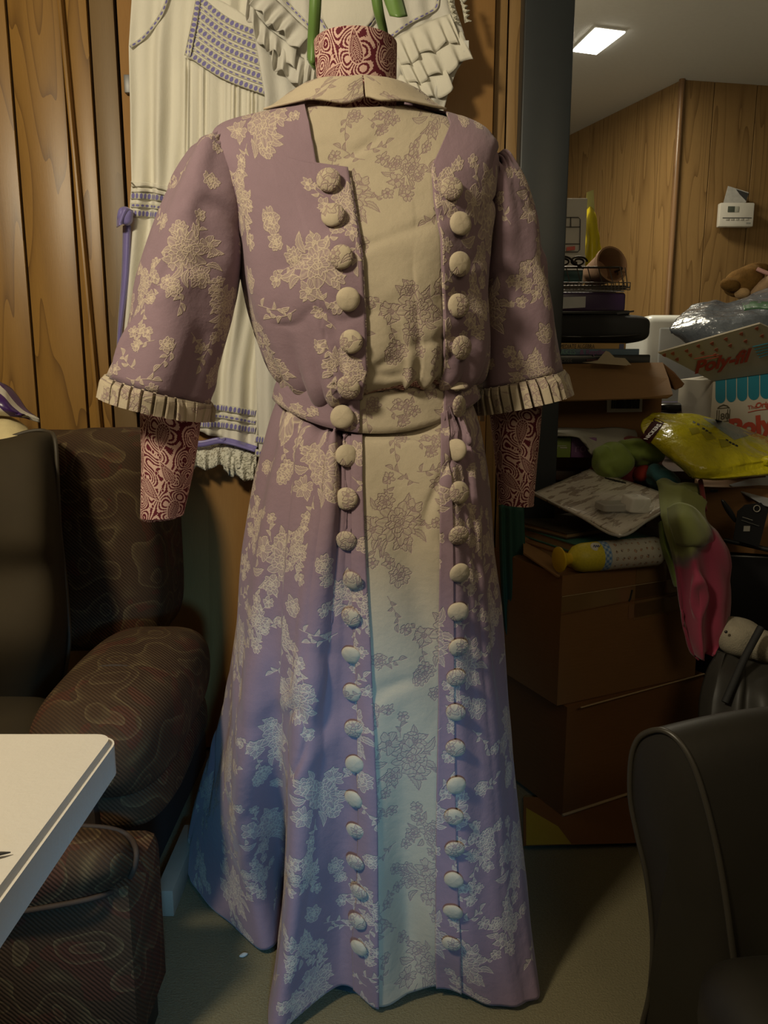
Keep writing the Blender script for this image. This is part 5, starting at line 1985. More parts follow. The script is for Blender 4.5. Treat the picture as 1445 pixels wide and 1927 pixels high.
# plush toy on the plastic bag
pt = thing('plush_toy', 'brown plush toy lying on top of the grey plastic bag', 'toy', tuple(P(1410, 545, 2.5)))
fur = plain('brown_plush', (.15, .080, .022), .95, .45, 60, bmp=1.0, spec=.1)
blob('head', P(1400, 530, 2.50), (.062, .05, .042), fur, pt, (.9, .9), (0, -.45, 0), .004, 60, 1)
blob('muzzle', P(1374, 536, 2.47), (.030, .028, .020), fur, pt, (1, 1), (0, .3, 0), .002, 80, 2)
blob('ear', P(1420, 508, 2.50), (.045, .02, .022), fur, pt, (1, 1), (0, -.2, 0), .002, 80, 3)
blob('paw', P(1396, 552, 2.47), (.022, .022, .018), plain('tan_plush', (.40, .26, .12), .95, .2, 60, bmp=.8), pt, (1, 1), (0, 0, 0), .002, 80, 4)
blob('leg', P(1440, 540, 2.46), (.055, .03, .026), plain('tan_plush_leg', (.36, .24, .14), .95, .2, 60, bmp=.8), pt, (1, 1), (0, -.7, 0), .002, 60, 5)
tube('ribbon', [P(1424, 506, 2.45), P(1438, 512, 2.44), P(1460, 520, 2.44)], .006, plain('pink_satin', (.55, .30, .27), .5), pt, 8)

# grey plastic shopping bag
def film_mat(name, col, tr=.5, rough=.25):
    m, nt, b = new_mat(name)
    tc = nt.nodes.new('ShaderNodeTexCoord').outputs['Object']
    c = mixc(nt, noise_out(nt, tc, 12, 3), tuple(x * .7 for x in col), col)
    nt.links.new(c, b.inputs['Base Color']); b.inputs['Roughness'].default_value = rough
    b.inputs['Coat Weight'].default_value = .5
    bump(nt, b, noise_out(nt, tc, 22, 4), .9, .012)
    return m


gb = thing('plastic_bag', 'crumpled grey blue plastic shopping bag above the printed carton', 'bag', tuple(P(1370, 640, 2.3)))
g = patch([[(1300, 572, 2.40), (1340, 564, 2.40), (1370, 568, 2.42), (1420, 548, 2.42), (1500, 520, 2.42)],
           [(1268, 600, 2.32), (1320, 590, 2.25), (1372, 592, 2.22), (1430, 580, 2.22), (1500, 560, 2.25)],
           [(1260, 622, 2.28), (1320, 622, 2.20), (1375, 625, 2.16), (1430, 612, 2.16), (1500, 600, 2.18)],
           [(1285, 645, 2.28), (1320, 660, 2.22), (1375, 668, 2.18), (1430, 665, 2.16), (1500, 650, 2.18)]], 60, 70)
sheet('bag_film', wrinkle(wrinkle(g, .010, 20, 3), .003, 70, 5), film_mat('grey_blue_film', (.13, .15, .18)), gb, None, .02)
TB = tree_of(gb.children[0])
strip_on('green_print', TB, [(1398, 578), (1415, 574), (1435, 574), (1460, 576)], 14, plain('green_print', (.03, .10, .04), .4), gb, 20, .003)
blob('bag_contents', P(1385, 622, 2.40), (.15, .09, .07), M['black'], gb, (.8, .8))

# printed white carton with awning
pf = thing('printed_carton', 'white printed carton with blue awning stripes and red Poly-fil lettering', 'carton', tuple(P(1420, 830, 2.1)))
wht = plain('white_coated_card', (.50, .46, .38), .45, .04, 20)
tl = P(1342, 716, 2.14); tr = P(1560, 686, 2.12)
zb_ = P(1345, 880, 2.14)[2]
bl = tl.copy(); bl[2] = zb_; br = tr.copy(); br[2] = zb_
dv = np.array([-(tr - tl)[1], (tr - tl)[0], 0]); dv = dv / np.linalg.norm(dv) * .3
quadbox('carton_body', [tl, tr, br, bl], dv, wht, pf, 0)
nF = -dv / np.linalg.norm(dv); xF = (tr - tl) / np.linalg.norm(tr - tl); zF = np.array([0, 0, 1.0])
def FP(px, py):
    """point on the carton's front face"""
    d = ray(px, py); o_ = np.array([0, 0, CAM_H])
    t_ = ((tl - o_) @ nF) / (d @ nF)
    return o_ + d * t_ + nF * .0015
teal = plain('teal_print', (.012, .18, .26), .5)
xs_ = [1346, 1364.5, 1366.5, 1384.5, 1386.5, 1405.5, 1407.5, 1428, 1430, 1452, 1454, 1478]
for k in range(6):
    a, c_ = xs_[2 * k], xs_[2 * k + 1]
    yt = 717 - (a - 1345) * .16; yb2 = 748 - (a - 1345) * .10
    pts = [FP(a, yt), FP(c_, yt - 3)]
    for j in range(9):
        an = j / 8 * pi
        pts.append(FP((a + c_) / 2 + (c_ - a) / 2 * cos(an), yb2 + 11 * sin(an)))
    poly_prism('awning_stripe', pts, .001, teal, pf, out=nF)
hgt = np.linalg.norm(FP(1400, 800) - FP(1400, 790)) / 10
text('lettering', 'The', M['red_ink'], FP(1406, 771) + nF * .0005, xF, zF, 11 * hgt, pf)
text('lettering', 'Original', M['red_ink'], FP(1420, 768) + nF * .0005, xF, zF, 14 * hgt, pf, shear=.2, bold=.03)
tube('underline', [FP(1407, 776), FP(1424, 772), FP(1460, 768)], .0012, M['red_ink'], pf, 5)
text('lettering', 'Poly-fil', M['red_ink'], FP(1372, 822) + nF * .0005, xF, zF, 46 * hgt, pf, bold=.05)
dk = plain('olive_print', (.10, .085, .05), .6)
text('emblem_number', '80', dk, FP(1355, 790) + nF * .0005, xF, zF, 17 * hgt, pf, bold=.01)
for a, c_ in (((1350, 769), (1371, 767)), ((1348, 792), (1349, 772)), ((1352, 792), (1353, 772)), ((1368, 792), (1369, 770)), ((1372, 792), (1373, 770)), ((1347, 794), (1374, 792))):
    tube('emblem_line', [FP(*a), FP(*c_)], .0011, dk, pf, 5)
tube('emblem_arch', [FP(1350, 769), FP(1354, 765), FP(1361, 762), FP(1368, 764), FP(1372, 768)], .002, dk, pf, 5)
# raised flap
A = P(1340, 717, 2.135); Bp = P(1560, 687, 2.115)
C1 = P(1238, 664, 2.00); C2 = P(1430, 609, 1.80); C3 = P(1560, 660, 1.74)
fpts = [A, C1, C2, C3, Bp]
# make it planar
n0 = np.cross(C1 - A, Bp - A); n0 /= np.linalg.norm(n0)
if n0 @ (np.array([0, 0, CAM_H]) - A) < 0: n0 = -n0
def FL(px, py, off=.0):
    d = ray(px, py); o_ = np.array([0, 0, CAM_H])
    t_ = ((A - o_) @ n0) / (d @ n0)
    return o_ + d * t_ + n0 * off
fl_ = poly_prism('flap', [A, C1, FL(1430, 609), FL(1500, 640), Bp], .004, wht, pf, out=n0)
xL = FL(1405, 684) - FL(1310, 706); zL = FL(1340, 665) - FL(1350, 700)
hl = np.linalg.norm(zL) / 36
text('flap_lettering', 'Poly-fil', M['red_ink'], FL(1306, 702, .0015), xL, zL, 30 * hl, fl_, shear=.15, bold=.04, width=np.linalg.norm(xL) * 1.08)
tube('flap_underline', [FL(1312, 679, .001), FL(1335, 675, .001), FL(1359, 669, .001)], .001, M['red_ink'], fl_, 5)
tube('flap_underline', [FL(1306, 675, .001), FL(1330, 670, .001), FL(1352, 667, .001)], .0008, M['red_ink'], fl_, 5)
rr_ = random.Random(8)
for (x, y) in [(1250, 668), (1266, 665), (1274, 676), (1292, 660), (1299, 668), (1314, 651), (1322, 664), (1340, 646), (1348, 658), (1366, 638), (1374, 650), (1395, 628), (1403, 642),
               (1424, 618), (1434, 632), (1345, 668)]:
    q = []
    for k in range(6):
        a = k / 6 * 2 * pi; rd = 4.2 * (1 if k % 2 else .65)
        q.append(FL(x + rd * 1.1 * cos(a), y + rd * sin(a), .001))
    poly_prism('flap_motif', q, .0008, plain('faded_red_ink', (.36, .10, .06), .6), fl_, out=n0)
for k in range(5):
    tube('flap_stripe', [FL(1416 + k * 3, 652 + k * 5, .001), FL(1470, 640 + k * 4.5, .001)], .0014, teal, fl_, 5)

# purple box behind the yellow bag
o, c = fbox('purple_box', 1244, 760, 1350, 800, 2.47, 2.47, .2, plain('purple_plastic', (.06, .04, .13), .35), None, .006)
tag(o, 'purple plastic box half hidden behind the yellow snack bag', 'box')
blob('lid', P(1262, 766, 2.45), (.055, .05, .015), M['black_gloss'], o, (.6, .6))

# small green and purple carton with white cloth over it
gc = thing('small_carton', 'small green and purple carton under the white tissue', 'carton', tuple(P(1080, 862, 2.08)))
_, c = fbox('green_panel', 1020, 824, 1074, 861, 2.02, 2.02, .09, plain('green_card', (.20, .28, .05), .5), gc, .001)
for s0_, s1_, t_, r_w in ((.24, .52, .50, .0016), (.62, .86, .50, .0016), (.45, .84, .40, .0008)): tube('print_line', [along(c, s0_, t_), along(c, s1_, t_)], r_w, M['paper'], gc, 5)
_, c = fbox('purple_panel', 1074, 824, 1122, 861, 2.02, 2.02, .09, plain('purple_card', (.17, .07, .19), .5), gc, .001)
text('lettering', 'ro', plain('lilac_print', (.32, .18, .34), .5), along(c, .12, .72), c[1] - c[0], (0, 0, 1), .034, gc)
g = patch([[(1030, 806, 2.16), (1080, 802, 2.16), (1130, 806, 2.16), (1195, 812, 2.16)], [(1030, 815, 2.08), (1080, 812, 2.07), (1130, 818, 2.05), (1200, 825, 2.05)],
           [(1030, 818, 2.01), (1085, 820, 2.0), (1122, 845, 1.99), (1200, 845, 1.99)], [(1034, 822, 2.0), (1090, 826, 1.99), (1118, 858, 1.98), (1190, 862, 1.98)]], 30, 40)
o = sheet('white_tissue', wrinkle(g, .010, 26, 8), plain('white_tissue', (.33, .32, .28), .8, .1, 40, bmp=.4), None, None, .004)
tag(o, 'crumpled white tissue draped below the open box', 'tissue')

# ------------------------------------------------------------------ front stack: two big cartons
YB = 1.66
lowb = thing('cardboard_box', 'large lower cardboard box standing on the floor', 'box', (.55, 1.7, 0))
bl = PZ(1058, 1535, .012); br = np.array([XZ(1312, 1.84, .05), 1.84, .012])
zt2 = P(1060, 1331, bl[1])[2]
tl = bl.copy(); tl[2] = zt2; tr = br.copy(); tr[2] = zt2
d = (br - bl); d /= np.linalg.norm(d); n_ = np.array([-d[1], d[0], 0]) * .26
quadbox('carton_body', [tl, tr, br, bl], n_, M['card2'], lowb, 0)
tube('bottom_edge', [bl + (0, -.002, .002), (bl + br) / 2 + (0, -.004, .004), br + (0, -.002, .002)], .0035, M['edge'], lowb, 6)
tube('top_edge', [tl + (0.03, -.002, .0), tr + (0, -.002, 0)], .002, M['edge'], lowb, 6)
upb = thing('cardboard_box', 'large taped cardboard box under the yellow spray bottle', 'box', (.5, 1.7, zt2))
bl2 = np.array([XZ(1046, 1.655, zt2), 1.645, zt2 + .002]); br2 = np.array([XZ(1308, 1.82, .3), 1.82, zt2 + .002])
ztu = P(1048, 1084, 1.645)[2]
tl2 = bl2.copy(); tl2[2] = ztu; tr2 = br2.copy(); tr2[2] = ztu
d2 = (br2 - bl2); W2 = np.linalg.norm(d2); d2 /= W2; n2_ = np.array([-d2[1], d2[0], 0]) * .30
quadbox('carton_body', [tl2, tr2, br2, bl2], n2_, M['card'], upb, 0)
def UF(s, z, off=.001):
    return tl2 + d2 * (W2 * s) + np.array([0, 0, z - ztu]) - n2_ / .30 * off
hb = ztu - zt2
def tape(s0, s1, z0, z1, m=None, nm='tape_strip'):
    poly_prism(nm, [UF(s0, z0), UF(s1, z0 + .004), UF(s1, z1 + .004), UF(s0, z1)], .0006, m or M['tape'], upb, out=-n2_)
tape(.0, 1.0, ztu - .045, ztu - .085)
tape(.50, .72, ztu, ztu - .13)
tape(.46, .98, ztu - .09, ztu - .125)
tube('crease', [UF(.0, ztu - .047, .002), UF(.5, ztu - .045, .002), UF(1, ztu - .043, .002)], .0009, M['edge'], upb, 5)
tube('crease', [UF(.0, ztu - .088, .002), UF(.5, ztu - .080, .002), UF(.9, ztu - .078, .002)], .0009, M['card2'], upb, 5)
tube('torn_slit', [UF(.475, ztu - .055, .002), UF(.465, ztu - .075, .002), UF(.455, ztu - .082, .002)], .0022, M['black_ink'], upb, 5)
lf = [tl2, tl2 + n2_ * 1.0 + np.array([0, 0, 0])]
# torn top flap leaning out on the left
flq = [P(1050, 1084, 1.645), P(985, 1040, 1.78), P(984, 1008, 1.90), P(1000, 1006, 1.92), P(1064, 1080, 1.67)]
poly_prism('top_flap', flq, .004, M['card3'], upb, out=(0, 0, 1))
fcb = mesh('flattened_cardboard', *(lambda V, F: (V, F))(np.array([PZ(985, 1592, .001), PZ(1212, 1586, .001), PZ(1330, 1500, .001), PZ(985, 1500, .001),
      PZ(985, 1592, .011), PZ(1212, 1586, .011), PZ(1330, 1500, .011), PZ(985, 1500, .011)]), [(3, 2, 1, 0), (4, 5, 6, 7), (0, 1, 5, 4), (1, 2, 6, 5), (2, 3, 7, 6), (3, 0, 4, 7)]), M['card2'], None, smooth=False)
tag(fcb, 'flattened cardboard sheet on the floor under the lower box', 'cardboard')
poly_prism('yellow_print', [PZ(990, 1590, .0118), PZ(1075, 1588, .0118), PZ(1050, 1555, .0118), PZ(990, 1520, .0118)], .0005, plain('yellow_ochre_print', (.30, .22, .02), .6), fcb, out=(0, 0, 1))

# books on the taped box
BG = 'old books stacked on the taped box'
def rbook(label, px, py, Y, z0, hgt_, L, W, ang, cov, page, coverz=.004):
    r = thing('book', label, 'book', (XZ(px, Y, z0), Y, z0), BG)
    X = XZ(px, Y, z0)
    for nm, zz, hh, m_, ins in (('cover', z0, coverz, cov, 0), ('page_block', z0 + coverz, hgt_ - 2 * coverz, page, .003), ('cover', z0 + hgt_ - coverz, coverz, cov, 0)):
        V, F = box_vf(L - 2 * ins, W - 2 * ins, hh, .0008 if ins == 0 else 0)
        V = V + np.array([L / 2, W / 2, zz]); V = rotz(V, ang, (0, 0, 0)) + np.array([X, Y, 0])
        mesh(nm, V, F, m_, r, smooth=False)
    return r
pg = plain('aged_pages', (.26, .17, .085), .8, .25, 90)
rbook('thick brown book at the bottom of the old book pile', 1080, 1052, 1.70, ztu + .001, .030, .24, .22, rad(28), M['card'], pg)
rbook('book with teal cover under the wrapped package', 1083, 1024, 1.715, ztu + .032, .024, .22, .22, rad(24), plain('teal_cover', (.045, .15, .125), .5), pg)
rbook('dark patterned book on top of the old book pile', 1066, 990, 1.76, ztu + .057, .016, .20, .19, rad(30), plain('dark_cover', (.045, .035, .02), .5, .4, 60), pg)
rbook('small dark book lying right behind the bottle', 1190, 1010, 1.82, ztu + .001, .05, .14, .10, rad(12), plain('dark_brown_cover', (.05, .03, .02), .5), pg)

# wrapped flat package
pk = thing('wrapped_package', 'flat printed sheet package in clear plastic with a white gadget on it', 'package', tuple(P(1165, 1007, 1.68)))
K = [P(1166, 1006, 1.66), P(1287, 940, 1.79), P(1110, 882, 1.98), P(1004, 926, 1.85)]
gk = np.zeros((20, 24, 3))
for i, t in enumerate(np.linspace(0, 1, 20)):
    for j, s in enumerate(np.linspace(0, 1, 24)):
        gk[i, j] = (K[0] * (1 - t) + K[3] * t) * (1 - s) + (K[1] * (1 - t) + K[2] * t) * s


def print_mat():
    m, nt, b = new_mat('printed_grey_sheet')
    uv = nt.nodes.new('ShaderNodeUVMap').outputs[0]
    n = noise_out(nt, uv, 14, 4, .6, (1, 4, 1)); n2 = noise_out(nt, uv, 90, 2, .6, (.15, 3, 1))
    c = mixc(nt, mth(nt, 'GREATER_THAN', n, .54), (.60, .56, .50), (.32, .27, .23))
    c = mixc(nt, mth(nt, 'MULTIPLY', mth(nt, 'GREATER_THAN', n2, .62), .5), c, (.12, .10, .09))
    nt.links.new(c, b.inputs['Base Color']); b.inputs['Roughness'].default_value = .25
    b.inputs['Coat Weight'].default_value = .9; b.inputs['Coat Roughness'].default_value = .08
    bump(nt, b, noise_out(nt, uv, 30, 3, .6, (1, 3, 1)), .5, .004)
    return m


pso = sheet('printed_sheet', wrinkle(gk, .0015, 30, 3), print_mat(), pk, None, .008, out=(0, -.3, 1))
TP = tree_of(pso)
clear, nt, b = new_mat('clear_film')
b.inputs['Alpha'].default_value = .16; b.inputs['Roughness'].default_value = .05; b.inputs['Coat Weight'].default_value = 1.0; b.inputs['IOR'].default_value = 1.6
b.inputs['Base Color'].default_value = (.9, .9, .88, 1)
tc = nt.nodes.new('ShaderNodeTexCoord').outputs['Object']
bump(nt, b, noise_out(nt, tc, 40, 3), 1.0, .01)
for e_ in ([(1004, 926), (1166, 1007), (1287, 940)],):
    pth = [P(1004, 926, 1.846), P(1085, 968, 1.75), P(1164, 1008, 1.655), P(1225, 975, 1.72), P(1289, 940, 1.785)]
    tube('film_edge', pth, .003, M['tape'] if False else plain('film_fold', (.45, .44, .42), .12, coat=1.0), pk, 6, smoothpts=40)
for k in range(4):
    strip_on('black_bar', TP, [(1138 + k * 5, 899 + k * 1), (1160 + k * 6, 906 + k * 1)], 2.4, M['black_ink'], pk, 6, .001)
h1, _ = hit(1190, 962, TP)
blob('gadget', h1 + np.array([.006, 0, .018]), (.028, .022, .018), plain('gadget_white', (.85, .84, .80), .4), pk, (.25, .3), (.12, .1, .35), 0, 10, 1)
h2, _ = hit(1152, 962, TP)
blob('gadget_base', h2 + np.array([0, 0, .012]), (.038, .022, .009), plain('gadget_grey', (.36, .35, .33), .35), pk, (.25, .3), (.1, .05, .35), 0, 10, 2)
blob('blister_film', (h1 + h2) / 2 + np.array([0, 0, .018]), (.070, .038, .026), clear, pk, (.4, .4), (.1, .05, .4), .002, 60, 3, 60, 36, .008, 60)

# spray bottle with yellow cap
bt_ = thing('spray_bottle', 'yellow capped spray bottle lying on the taped box', 'bottle', tuple(P(1140, 1065, 1.66)))
Rb = .0335
A = P(1050, 1050, 1.655); A[2] = ztu + Rb + .001
B = P(1236, 1040, 1.74); B[2] = ztu + Rb + .001
axb = (B - A) / np.linalg.norm(B - A); Lb = np.linalg.norm(B - A)
yel = plain('yellow_plastic', (.62, .42, .015), .4, .04, 20)
yel2 = plain('yellow_speckled', (.55, .47, .03), .5, .25, 200)
lathe('cap', [(0, 0), (.026, 0), (.0285, .0015), (.0285, .004), (.024, .008), (.015, .018), (.0125, .026), (.013, .030)], A, axb, yel, bt_, 36)
lathe('shoulder', [(.013, .030), (.020, .036), (.028, .045), (.0325, .062), (.0332, .085), (.0334, .100)], A, axb, yel2, bt_, 36)


def gingham():
    m, nt, b = new_mat('blue_gingham_print')
    uv = nt.nodes.new('ShaderNodeUVMap').outputs[0]
    s = nt.nodes.new('ShaderNodeSeparateXYZ'); nt.links.new(uv, s.inputs[0])
    a = mth(nt, 'GREATER_THAN', mth(nt, 'FRACT', mth(nt, 'MULTIPLY', mth(nt, 'ADD', mth(nt, 'MULTIPLY', s.outputs[0], .21), s.outputs[1]), 75)), .5)
    c = mth(nt, 'GREATER_THAN', mth(nt, 'FRACT', mth(nt, 'MULTIPLY', mth(nt, 'SUBTRACT', mth(nt, 'MULTIPLY', s.outputs[0], .21), s.outputs[1]), 75)), .5)
    col = mixc(nt, mth(nt, 'MULTIPLY', mth(nt, 'ADD', a, c), .5), (.08, .20, .45), (.40, .50, .58))
    nt.links.new(col, b.inputs['Base Color']); b.inputs['Roughness'].default_value = .4
    return m


lathe('gingham_band', [(.0334, .100), (.0336, .110), (.0336, .118)], A, axb, gingham(), bt_, 36)


def label_mat():
    m, nt, b = new_mat('printed_bottle_label')
    uv = nt.nodes.new('ShaderNodeUVMap').outputs[0]
    mp = nt.nodes.new('ShaderNodeMapping'); mp.inputs['Scale'].default_value = (12, 62, 1); nt.links.new(uv, mp.inputs[0])
    v = nt.nodes.new('ShaderNodeTexVoronoi'); v.inputs['Scale'].default_value = 1; v.inputs['Randomness'].default_value = .25
    nt.links.new(mp.outputs[0], v.inputs['Vector'])
    ring_ = mth(nt, 'LESS_THAN', v.outputs['Distance'], .27)
    n = noise_out(nt, mp.outputs[0], 3.2, 2)
    mot = mixc(nt, mth(nt, 'GREATER_THAN', n, .5), (.45, .22, .10), (.10, .06, .05))
    mk = mth(nt, 'MULTIPLY', ring_, mth(nt, 'GREATER_THAN', noise_out(nt, mp.outputs[0], 7, 2), .48))
    c = mixc(nt, mk, (.52, .50, .44), mot)
    nt.links.new(c, b.inputs['Base Color']); b.inputs['Roughness'].default_value = .35
    return m


lathe('label_sleeve', [(.0336, .118), (.0336, Lb - .006), (.031, Lb), (.0, Lb)], A, axb, label_mat(), bt_, 36)
ob_ = blob('brand_oval', A + axb * .096 + np.array([-.004, -.020, .0265]), (.016, .012, .002), plain('label_white', (.55, .54, .50), .4), bt_, (1, 1), (.75, 0, .45), 0, 10, 1, 24, 10)
ov = A + axb * .096 + np.array([-.004, -.0220, .0285]); uu = np.array([0, .68, .72])
tube('oval_script', [ov + axb * a_ + uu * b_ for a_, b_ in ((-.009, -.002), (-.006, .004), (-.004, -.003), (-.001, .003), (.001, -.002), (.004, .003), (.005, -.002), (.009, .001))],
     .0007, plain('navy_print', (.03, .05, .18), .5), bt_, 5, smoothpts=40)

# ------------------------------------------------------------------ tie-dye scarf
def dye_mat():
    m, nt, b = new_mat('tie_dye_cotton')
    tc = nt.nodes.new('ShaderNodeTexCoord').outputs['Object']
    s = nt.nodes.new('ShaderNodeSeparateXYZ'); nt.links.new(tc, s.inputs[0])
    n = noise_out(nt, tc, 9, 3)
    z = mth(nt, 'ADD', s.outputs[2], mth(nt, 'MULTIPLY', mth(nt, 'SUBTRACT', n, .5), .12))
    z = mth(nt, 'SUBTRACT', z, mth(nt, 'MULTIPLY', s.outputs[0], .9))
    rp = nt.nodes.new('ShaderNodeValToRGB')
    rp.color_ramp.elements[0].position = .0; rp.color_ramp.elements[0].color = (.26, .022, .055, 1)
    rp.color_ramp.elements[1].position = 1; rp.color_ramp.elements[1].color = (.24, .30, .06, 1)
    for p_, c_ in ((.47, (.24, .025, .06, 1)), (.50, (.12, .08, .08, 1)), (.53, (.22, .24, .08, 1))):
        e = rp.color_ramp.elements.new(p_); e.color = c_
    nt.links.new(mth(nt, 'ADD', mth(nt, 'MULTIPLY', z, 1.6), .43), rp.inputs[0])
    nt.links.new(rp.outputs[0], b.inputs['Base Color']); b.inputs['Roughness'].default_value = .85
    b.inputs['Sheen Weight'].default_value = .2
    bump(nt, b, noise_out(nt, tc, 60, 3), .25, .002)
    return m


sf_ = thing('tie_dye_scarf', 'lime, teal and magenta tie dye scarf hanging over the taped box', 'scarf', tuple(P(1300, 1050, 1.70)))
dye = dye_mat()
for o_ in (0,):
    g = patch([[(1238, 905, 1.90), (1262, 900, 1.86), (1290, 905, 1.84), (1318, 908, 1.86)],
               [(1240, 945, 1.78), (1262, 950, 1.74), (1288, 950, 1.72), (1322, 955, 1.76)],
               [(1248, 990, 1.70), (1272, 1000, 1.66), (1302, 998, 1.65), (1340, 1005, 1.70)],
               [(1262, 1045, 1.68), (1288, 1050, 1.645), (1325, 1050, 1.64), (1364, 1050, 1.70)],
               [(1270, 1110, 1.69), (1300, 1115, 1.65), (1335, 1115, 1.645), (1378, 1110, 1.71)],
               [(1280, 1170, 1.70), (1305, 1180, 1.66), (1340, 1180, 1.66), (1378, 1165, 1.72)],
               [(1296, 1215, 1.71), (1312, 1232, 1.675), (1340, 1222, 1.68), (1368, 1185, 1.73)],
               [(1312, 1238, 1.71), (1318, 1240, 1.69), (1332, 1234, 1.69), (1348, 1222, 1.71)]], 80, 70)
    tt_ = np.linspace(0, 1, 70)[None, :]; vv = np.linspace(0, 1, 80)[:, None]
    g[..., 1] -= .012 * np.sin(tt_ * 15 + vv * 2) * (.3 + vv)
    sheet('hanging_cloth', creases(wrinkle(g, .004, 24, 3), .014, 16, 5, stretch=(1.6, 1, .5)), dye, sf_, None, .004)
    lime = plain('lime_dyed_cotton', (.19, .27, .05), .85, .3, 14, sheen=.2)
    g = patch([[(1238, 985, 1.74), (1244, 980, 1.72), (1252, 985, 1.72)], [(1243, 1030, 1.71), (1252, 1028, 1.69), (1262, 1030, 1.70)],
               [(1256, 1065, 1.70), (1266, 1062, 1.68), (1276, 1065, 1.69)], [(1268, 1105, 1.70), (1275, 1105, 1.68), (1285, 1105, 1.69)]], 30, 12)
    sheet('narrow_fold', g, lime, sf_, None, .004)
    g = patch([[(1255, 955, 1.70), (1275, 945, 1.67), (1300, 950, 1.66), (1318, 965, 1.69)], [(1258, 985, 1.66), (1280, 980, 1.62), (1310, 985, 1.62), (1336, 995, 1.66)],
               [(1268, 1020, 1.65), (1290, 1025, 1.62), (1320, 1022, 1.62), (1342, 1015, 1.66)], [(1272, 1028, 1.67), (1292, 1036, 1.65), (1320, 1034, 1.65), (1340, 1024, 1.68)]], 30, 30)
    sheet('upper_fold', creases(wrinkle(g, .004, 24, 5), .010, 26, 6), dye, sf_, None, .004)
    teal_d = plain('teal_dyed_cotton', (.035, .14, .17), .85, .35, 14, sheen=.2)
    blob('teal_fold', P(1250, 905, 1.93), (.055, .05, .034), teal_d, sf_, (.9, .9), (.2, .5, .3), .010, 30, 3, 60, 40, .012, 34)
    blob('lime_lump', P(1205, 850, 1.97), (.052, .05, .030), lime, sf_, (.9, .9), (0, .1, .2), .010, 34, 5, 60, 40, .012, 36)
    blob('lime_lump', P(1153, 868, 1.96), (.046, .045, .040), lime, sf_, (.9, .9), (0, -.5, .2), .010, 34, 6, 60, 40, .012, 36)
    redd = plain('red_dyed_cotton', (.20, .025, .03), .85, .2, 14, sheen=.2)
    g = patch([[(1108, 888, 2.03), (1145, 836, 2.08), (1175, 820, 2.10), (1205, 828, 2.10), (1250, 862, 2.08)],
               [(1112, 892, 2.02), (1150, 846, 2.02), (1178, 828, 2.04), (1205, 836, 2.04), (1248, 872, 2.02)],
               [(1125, 895, 2.02), (1160, 868, 2.0), (1185, 850, 2.0), (1215, 862, 2.0), (1255, 885, 1.99)],
               [(1180, 915, 1.99), (1195, 905, 1.97), (1210, 898, 1.97), (1225, 905, 1.97), (1255, 900, 1.97)]], 40, 50)
    sheet('red_fold', creases(wrinkle(g, .007, 34, 7), .012, 26, 3), redd, sf_, None, .004)
    blob('red_lump', P(1207, 890, 1.96), (.016, .03, .024), plain('scarlet_cotton', (.38, .04, .025), .85), sf_, (.9, .9), (0, .5, .2), .004, 40, 8)
    tube('strap', [P(1318, 905, 1.84), P(1322, 930, 1.80), P(1326, 960, 1.76)], .006, redd, sf_, 8, smoothpts=12)

# ------------------------------------------------------------------ yellow snack bag
sb_ = thing('snack_bag', 'large yellow snack bag with a maroon label and nutrition panel', 'bag', tuple(P(1330, 890, 1.9)))
yf_ = film_mat('yellow_snack_film', (.60, .53, .012), rough=.22)
g = patch([[(1228, 777, 2.06), (1262, 777, 2.04), (1300, 780, 2.04), (1350, 790, 2.04), (1400, 806, 2.04), (1470, 826, 2.04)],
           [(1206, 798, 1.98), (1262, 796, 1.94), (1305, 800, 1.93), (1350, 808, 1.93), (1400, 820, 1.94), (1470, 838, 1.96)],
           [(1216, 824, 1.92), (1262, 828, 1.86), (1310, 834, 1.85), (1355, 842, 1.85), (1405, 848, 1.86), (1470, 852, 1.88)],
           [(1240, 845, 1.88), (1275, 860, 1.82), (1318, 872, 1.79), (1360, 874, 1.80), (1410, 868, 1.82), (1470, 862, 1.84)],
           [(1272, 868, 1.85), (1295, 880, 1.80), (1320, 886, 1.78), (1360, 884, 1.79), (1410, 876, 1.82), (1470, 868, 1.84)],
           [(1300, 896, 1.82), (1308, 898, 1.79), (1325, 899, 1.785), (1360, 896, 1.79), (1410, 890, 1.81), (1470, 884, 1.84)]], 70, 90)
so = sheet('bag_film', wrinkle(wrinkle(g, .006, 16, 3), .0025, 50, 4), yf_, sb_, None, .012)
TS = tree_of(so)
def decal(name, quad, mat, n=10, off=.0016):
    q = [np.array(a, float) for a in quad]; G = np.zeros((n, n, 3))
    for i, t in enumerate(np.linspace(0, 1, n)):
        for j, s in enumerate(np.linspace(0, 1, n)):
            c = (q[0] * (1 - s) + q[1] * s) * (1 - t) + (q[3] * (1 - s) + q[2] * s) * t
            h, _ = hit(c[0], c[1], TS)
            if h is None: h = P(c[0], c[1], 1.9)
            dd = ray(*c); dd /= np.linalg.norm(dd); G[i, j] = h - dd * off
    return sheet(name, G, mat, sb_, None, 0)
mar = plain('maroon_print', (.050, .010, .008), .75, spec=.1)
decal('maroon_label', [(1232, 786), (1250, 795), (1222, 836), (1204, 824)], mar)
h, h2, h3, h4 = P(1218, 828, 1.885), P(1246, 798, 1.925), P(1230, 815, 1.89), P(1219, 804, 1.92)
for _once in (0,):
    text('label_lettering', 'NICKERS', plain('cream_print', (.45, .40, .34), .4), h, h2 - h, h4 - h3, .016, sb_, bold=.02, width=np.linalg.norm(h2 - h) * .95)


